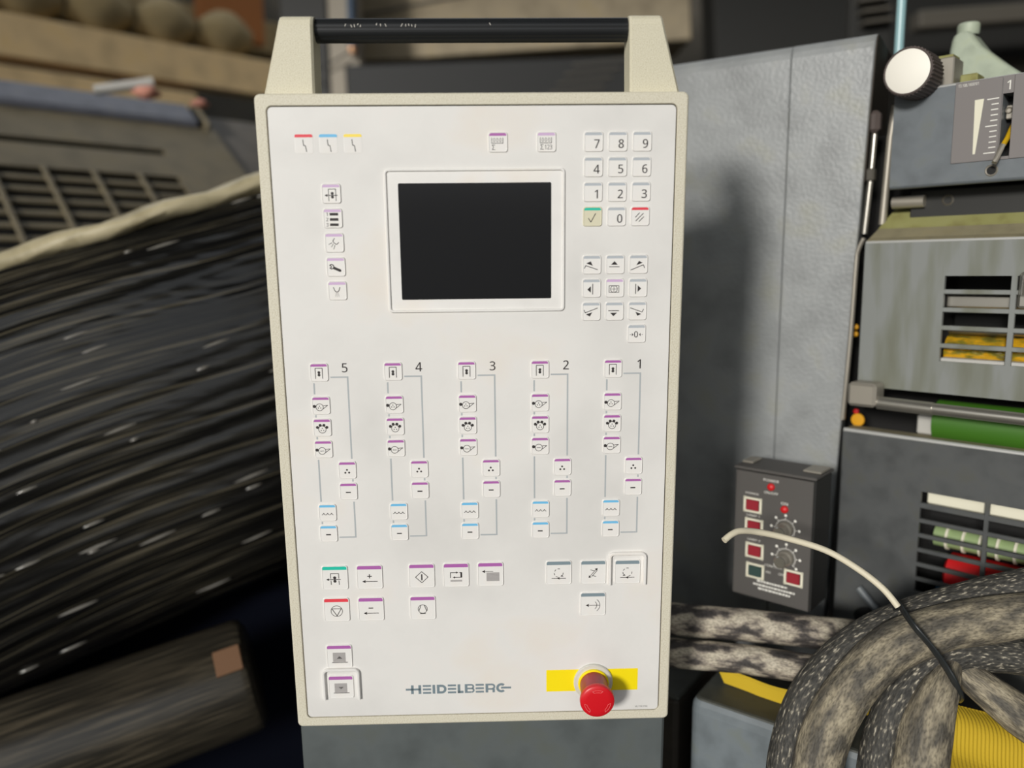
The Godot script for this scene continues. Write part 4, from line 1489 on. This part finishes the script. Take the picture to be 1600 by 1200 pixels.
func build_left() -> void:
	var axis := Vector3(0.896, 0.314, -0.313).normalized()
	var upw := (Vector3.UP - axis * axis.y).normalized()
	var out := axis.cross(upw).normalized()
	if out.z < 0.0:
		out = -out
	var n := FastNoiseLite.new()
	n.seed = 5
	n.noise_type = FastNoiseLite.TYPE_SIMPLEX_SMOOTH
	n.fractal_type = FastNoiseLite.FRACTAL_RIDGED
	n.fractal_octaves = 4
	n.frequency = 1.0
	var n2 := FastNoiseLite.new()
	n2.seed = 9
	n2.frequency = 1.0
	n2.fractal_octaves = 3
	var centre := Vector3(-0.60, 1.028, -0.62)
	var body := func(u: float, v: float) -> Vector3:
		var along := lerpf(-0.85, 0.5, u)
		var a := lerpf(2.75, -1.9, v)        # from the back of the top, over the front, to the underside
		var cs := cos(a)
		var sn := sin(a)
		var r := pow(pow(absf(cs), 2.6) + pow(absf(sn), 2.6), -1.0 / 2.6)
		var arc := v * 1.7
		var fold := n.get_noise_2d(along * 0.5 + arc * 0.2, arc * 26.0) * 0.004 + n2.get_noise_2d(along * 1.0, arc * 4.0) * 0.005 + n2.get_noise_2d(along * 9.0, arc * 70.0) * 0.0010
		var p := upw * (sn * r * 0.345 + fold * sn) + out * (cs * r * 0.235 + fold * cs)
		return p + axis * along - Vector3(0, 0, 0)
	var root := thing("wrapped_bundle", "bulky black bundle wrapped in creased glossy stretch film at the left", "bundle", Transform3D(Basis(), centre))
	part(root, "film_wrap", grid(130, 230, func(u: float, v: float) -> Vector3: return body.call(u, lerpf(0.375 + 0.015 * sin(u * 9.0) - 0.03 * u, 1.0, v))), mt.film)
	part(root, "film_wrap", grid(130, 110, func(u: float, v: float) -> Vector3: return body.call(u, lerpf(0.0, 0.375 + 0.015 * sin(u * 9.0) - 0.03 * u, v))), mt.dusty_sheen_film, Transform3D(), "dusty tan upper layer of film with sky sheen in its colour")
	# short pale ridges that paint the glints on the film wrinkles
	var s := sb()
	for i in 110:
		var u := rng.randf_range(0.05, 0.95)
		var v := rng.randf_range(0.3, 0.78)
		var l := rng.randf_range(0.008, 0.045)
		var q := []
		for k in 7:
			var c: Vector3 = body.call(u + l * (k / 6.0 - 0.5), v)
			q.append(c * 1000.0)
		var ring := []
		for k in 7:
			var w := 0.4 + 2.2 * sin(PI * k / 6.0)
			var rg := PackedVector3Array()
			for e in 6:
				rg.append(q[k] + upw * cos(TAU * e / 6.0) * w + out * (sin(TAU * e / 6.0) * w * 1.3))
			ring.append(rg)
		loft(s, ring, true, true, true)
	part(root, "glint_ridges", s, mt.glint_film).set_meta("kind", "stuff")
	# milky gathered film along the upper edge
	s = sb()
	var rings := []
	for i in 40:
		var along := lerpf(-0.85, 0.5, i / 39.0)
		var ring := PackedVector3Array()
		var w := 0.036 + 0.012 * sin(i * 0.5) + (0.03 if i < 12 else 0.0) * (1.0 - i / 12.0)
		for k in 10:
			var a := TAU * k / 10.0
			ring.append((axis * along + upw * (0.335 + sin(a) * 0.018 + 0.004 * sin(i * 1.3 + k)) + out * (0.10 + cos(a) * w)) * 1000.0)
		rings.append(ring)
	loft(s, rings, true, true, true)
	part(root, "gathered_film", s, mt.milky_film)
	s = sb()
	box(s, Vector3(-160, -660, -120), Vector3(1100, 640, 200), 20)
	part(root, "shade_block", s, mt.gap_shade)  # added dark block; its black stands for the shade in the gap
	# brownish wrapped roller under the bundle
	var ra := Vector3(-0.385, 0.638, -0.40)
	var rd := Vector3(0.348, 0.075, -0.12).normalized()
	var rr := thing("wrapped_roller", "brownish film-wrapped roller with a rounded end below the black bundle", "roller", Transform3D(Basis.looking_at(-rd, Vector3.UP), ra))
	s = sb()
	lathe(s, [Vector2(92, -700), Vector2(92, -16), Vector2(88, -6), Vector2(78, 0), Vector2(0, 1)], Vector3.ZERO, Basis(), 40)
	part(rr, "roller_body", s, mt.wrapped_brown)
	s = sb()
	box(s, Vector3(-66, 66, -28), Vector3(4, 40, 40), 1, Basis(Vector3.BACK, deg_to_rad(-45.0)))
	part(rr, "paper_label", s, mt.orange_label)
	# slotted hood of the machine behind
	var hx := Vector3(0.7293, 0, -0.6842)
	var hy := Vector3(-0.5423, 0.6098, -0.578)
	var hz := Vector3(0.4173, 0.7925, 0.4447)
	var ht := Transform3D(Basis(hx, hy, hz), Vector3(-1.045, 1.5939, -1.3709))
	var hood := thing("machine_hood", "sloping grey-brown machine hood with dark slots and a blue-grey top rail behind the wrapped bundle", "machine", Transform3D(Basis(), Vector3(-1.045, 0, -1.3709)))
	var loc := Transform3D(Basis(hx, hy, hz), Vector3(0, 1.5939, 0))
	s = sb()
	# sheet with a long slot and a grille opening
	bx(s, -700, 420, 90, 300, -8, 0)
	bx(s, 208, 420, 58, 90, -8, 0)
	bx(s, -700, 420, -55, 58, -8, 0)
	bx(s, 200, 420, -420, -55, -8, 0)
	bx(s, -700, 200, -520, -420, -8, 0)
	var sheet := part(hood, "hood_sheet", s, mt.hood, loc)
	s = sb()
	bx(s, -700, 420, -520, 330, -90, -60)
	part(hood, "inner_back", s, mt.hood_slot, loc)
	for i in 7:
		s = sb()
		bx(s, -700, 202, -104 - 52 * i, -86 - 52 * i, -14, -3, 3)
		part(sheet, "slat", s, mt.hood)
	for i in 6:
		s = sb()
		bx(s, -498 + 117 * i, -484 + 117 * i, -420, -50, -4, 5, 3)
		part(sheet, "vertical_bar", s, mt.hood)
	s = sb()
	bx(s, -700, 372, 240, 356, -40, 22, 10)
	part(hood, "top_rail", s, mt.rail_blue, loc)
	s = sb()
	bx(s, 372, 384, 250, 340, -40, 24, 4)
	part(hood, "rail_end", s, mt.black, loc)
	s = sb()
	bx(s, 386, 402, 230, 372, -40, 28, 6)
	part(hood, "end_bracket", s, mt.hood, loc)
	s = sb()
	bx(s, 422, 900, -520, 356, -90, -14, 4)
	part(hood, "end_panel", s, mt.hood_end, loc)
	s = sb()
	bx(s, -560, 500, 0, 1290, -420, -60)
	part(hood, "hood_base", s, mt.hood_end, Transform3D(Basis(Vector3.UP, deg_to_rad(43.2)), Vector3.ZERO))
	# things lying on top of the hood
	s = sb()
	tube(s, PackedVector3Array([Vector3(-1000, 1758, -1300), Vector3(-868, 1789, -1350)]), 13, 16)
	solo("pale_tube", "pale grey plastic tube lying slanted on the blue-grey rail", "tube", s, mt.pale_tube)
	for e in [[Vector3(-885, 1762, -1345), 1.0, "pink rag bundled under the pale tube on the rail"], [Vector3(-800, 1762, -1490), 0.7, "small reddish rag at the right end of the rail"]]:
		s = sb()
		var rg := []
		for j in 7:
			var ring := PackedVector3Array()
			for k in 12:
				var a := TAU * k / 12.0
				var w: float = sin(PI * (j + 0.4) / 6.8) * (1.0 + 0.25 * sin(k * 2.3 + j))
				ring.append(e[0] + Vector3(cos(a) * 34 * w, (j - 3) * 6.0, sin(a) * 26 * w) * e[1])
			rg.append(ring)
		loft(s, rg, true, true, true)
		solo("rag" if e[1] > 0.9 else "rag_001", e[2], "rag", s, mt.rag)

# ---------------------------------------------------------------- the hall behind
func build_far() -> void:
	var e1 := Vector3(0.7293, 0, -0.6842)
	var tt := Transform3D(Basis(e1, Vector3.UP, e1.cross(Vector3.UP)), Vector3(-1.557, 2.218, -2.79))
	var s := sb()
	bx(s, -2600, 1500, -72, 96, -120, 0, 6)
	solo("roof_beam", "wide tan-painted beam running down to the right at the upper left", "beam", s, mt.tan_paint, tt, "structure")
	s = sb()
	bx(s, -2600, 300, -185, -105, -120, -10, 6)
	solo("roof_beam_001", "lower tan ledge below the wide beam, above the blue-grey rail", "beam", s, mt.tan_paint, tt, "structure")
	# sacks stacked on the beam
	var say := ["first olive-brown sack from the left edge on the tan beam", "second olive-brown sack from the left on the tan beam", "third olive-brown sack from the left on the tan beam", "fourth olive-brown sack, under the rust-brown panel", "last olive-brown sack on the beam, beside the handle bracket"]
	for i in 5:
		s = sb()
		var x := -640.0 + 280.0 * i
		var rg := []
		for j in 9:
			var t := j / 8.0
			var w := pow(sin(PI * clampf(t, 0.06, 0.94)), 0.45)
			var ring := PackedVector3Array()
			for k in 16:
				var a := TAU * k / 16.0
				ring.append(Vector3(x - 130 + 260 * t, 96 + 105 + sin(a) * 105 * w + 8 * sin(k + j), -80 + cos(a) * 90 * w))
			rg.append(ring)
		loft(s, rg, true, true, true)
		solo("sack" if i == 0 else "sack_%03d" % i, say[i], "sack", s, mt.timber, tt).set_meta("group", "sacks on the tan beam")
	s = sb()
	bx(s, -900, 1200, 250, 420, -600, -420, 6)
	solo("storage_shelf", "dim olive shelf board behind the sacks at the upper left", "shelf", s, mt.timber, tt)
	s = sb()
	bx(s, 420, 760, 225, 560, -260, -200, 5)
	solo("rust_panel", "rust-brown steel panel behind the left handle bracket", "panel", s, mt.rust, tt)
	# post, pipe and wire seen through the handle
	s = sb()
	bx(s, -600, -484, 0, 4200, -2460, -2360, 6)
	solo("pillar", "pale grey-tan steel post seen through the left of the handle", "pillar", s, mt.post, Transform3D(), "structure")
	s = sb()
	bx(s, -800, -615, 0, 4200, -2560, -2420, 6)
	solo("pillar_001", "dark steel column just left of the pale post", "pillar", s, mt.dark_steel, Transform3D(), "structure")
	var pipe := thing("blue_pipe", "thin blue-grey pipe with a copper end hanging before the pale post", "pipe", Transform3D(Basis(), Vector3(-0.507, 2.112, -2.33)))
	s = sb()
	tube(s, PackedVector3Array([Vector3(0, 26, 0), Vector3(0, 700, -20)]), 16, 16)
	part(pipe, "pipe_run", s, mt.blue_pipe)
	s = sb()
	tube(s, PackedVector3Array([Vector3(0, 0, 0), Vector3(0, 30, 0)]), 15, 16)
	part(pipe, "copper_end", s, mt.copper)
	s = sb()
	tube(s, catmull([Vector3(-700, 2040, -2340), Vector3(-600, 2072, -2325), Vector3(-510, 2118, -2318)], 6), 3.5, 8)
	solo("thin_wire", "thin dark wire running from the dark column to the copper pipe end", "wire", s, mt.dark_steel)
	s = sb()
	var shelf := thing("mezzanine_edge", "grey-tan mezzanine edge board above the black handle bar", "board", Transform3D(Basis(Vector3.BACK, deg_to_rad(3.4)), Vector3(-0.62, 2.16, -2.66)))
	bx(s, 0, 1500, 0, 900, -300, 0, 5)
	part(shelf, "edge_board", s, mt.board)
	s = sb()
	box(s, Vector3(300, 205, 3), Vector3(760, 12, 8), 1, Basis(Vector3.BACK, deg_to_rad(7.0)))
	part(shelf, "board_joint", s, mt.grey_steel)
	s = sb()
	bx(s, -470, 700, 0, 2062, -2500, -2240, 8)
	var dark := thing("dark_cabinet", "dark machine body seen through the handle below the mezzanine edge", "machine", Transform3D(Basis(Vector3.BACK, deg_to_rad(1.5)), Vector3.ZERO))
	part(dark, "cabinet_body", s, mt.dark_body)
	for i in 4:
		s = sb()
		box(s, Vector3(485 - 30 * i, 2042 - 32 * i, -2238), Vector3(210, 9, 12), 3, Basis(Vector3.BACK, deg_to_rad(4.5)))
		part(dark, "louvre", s, mt.grey_steel)
	# dark beams at the upper right
	s = sb()
	box(s, Vector3(1750, 2440, -2700), Vector3(1600, 640, 200), 8, Basis(Vector3.BACK, deg_to_rad(4.0)))
	solo("roof_beam_002", "dark roof girder above the press side cover", "beam", s, mt.dark_steel, Transform3D(), "structure")
	s = sb()
	box(s, Vector3(2050, 2240, -2310), Vector3(800, 66, 80), 6, Basis(Vector3.BACK, deg_to_rad(4.0)))
	solo("roof_beam_003", "grey-brown beam crossing the upper right corner", "beam", s, mt.grey_steel, Transform3D(), "structure")
	var rack := thing("slatted_rack", "small dark rack with three pale slats behind the blue rod", "rack", Transform3D(Basis(), Vector3(1.3, 0, -1.9)))
	s = sb()
	bx(s, -70, 70, 0, 2250, -60, -20, 4)
	part(rack, "rack_back", s, mt.dark_steel)
	for i in 3:
		s = sb()
		box(s, Vector3(5 - 8 * i, 2092 + 34 * i, 5), Vector3(96, 11, 50), 2, Basis(Vector3.BACK, deg_to_rad(7.0)))
		part(rack, "slat", s, mt.grey_steel)
	s = sb()
	tube(s, PackedVector3Array([Vector3(608, 1590, -350), Vector3(608, 2300, -350)]), 6.5, 16)
	solo("blue_rod", "thin pale blue threaded rod rising behind the press side cover", "rod", s, mt.rod_blue)
	# pale canister behind the knob
	var jt := Transform3D(Basis(Vector3.UP, deg_to_rad(-46.46)), Vector3(0.5169, 1.2893, -0.2378))
	var jug := thing("pale_canister", "pale green-grey plastic canister with sloping shoulder behind the white-faced knob", "canister", jt)
	s = sb()
	var jr := []
	for e in [[190.0, 54.0, 176.0], [222.0, 54.0, 168.0], [262.0, 54.0, 120.0], [286.0, 54.0, 94.0], [300.0, 55.0, 84.0], [306.0, 57.0, 80.0], [309.0, 62.0, 76.0]]:
		var ring := PackedVector3Array()
		for p in rrect(e[2] - e[1], 90.0 - (e[0] - 190.0) * 0.35, 8, 0):
			ring.append(Vector3(p.x + (e[1] + e[2]) / 2, e[0] + 6, p.y - 150))
		jr.append(ring)
	loft(s, jr)
	part(jug, "canister_body", s, mt.jug)
	s = sb()
	lathe(s, [Vector2(13, 0), Vector2(14, 3), Vector2(14, 14), Vector2(12, 16), Vector2(0, 16)], Vector3(69, 314, -150), Basis(Vector3.RIGHT, -PI / 2), 24)
	part(jug, "canister_cap", s, mt.jug)
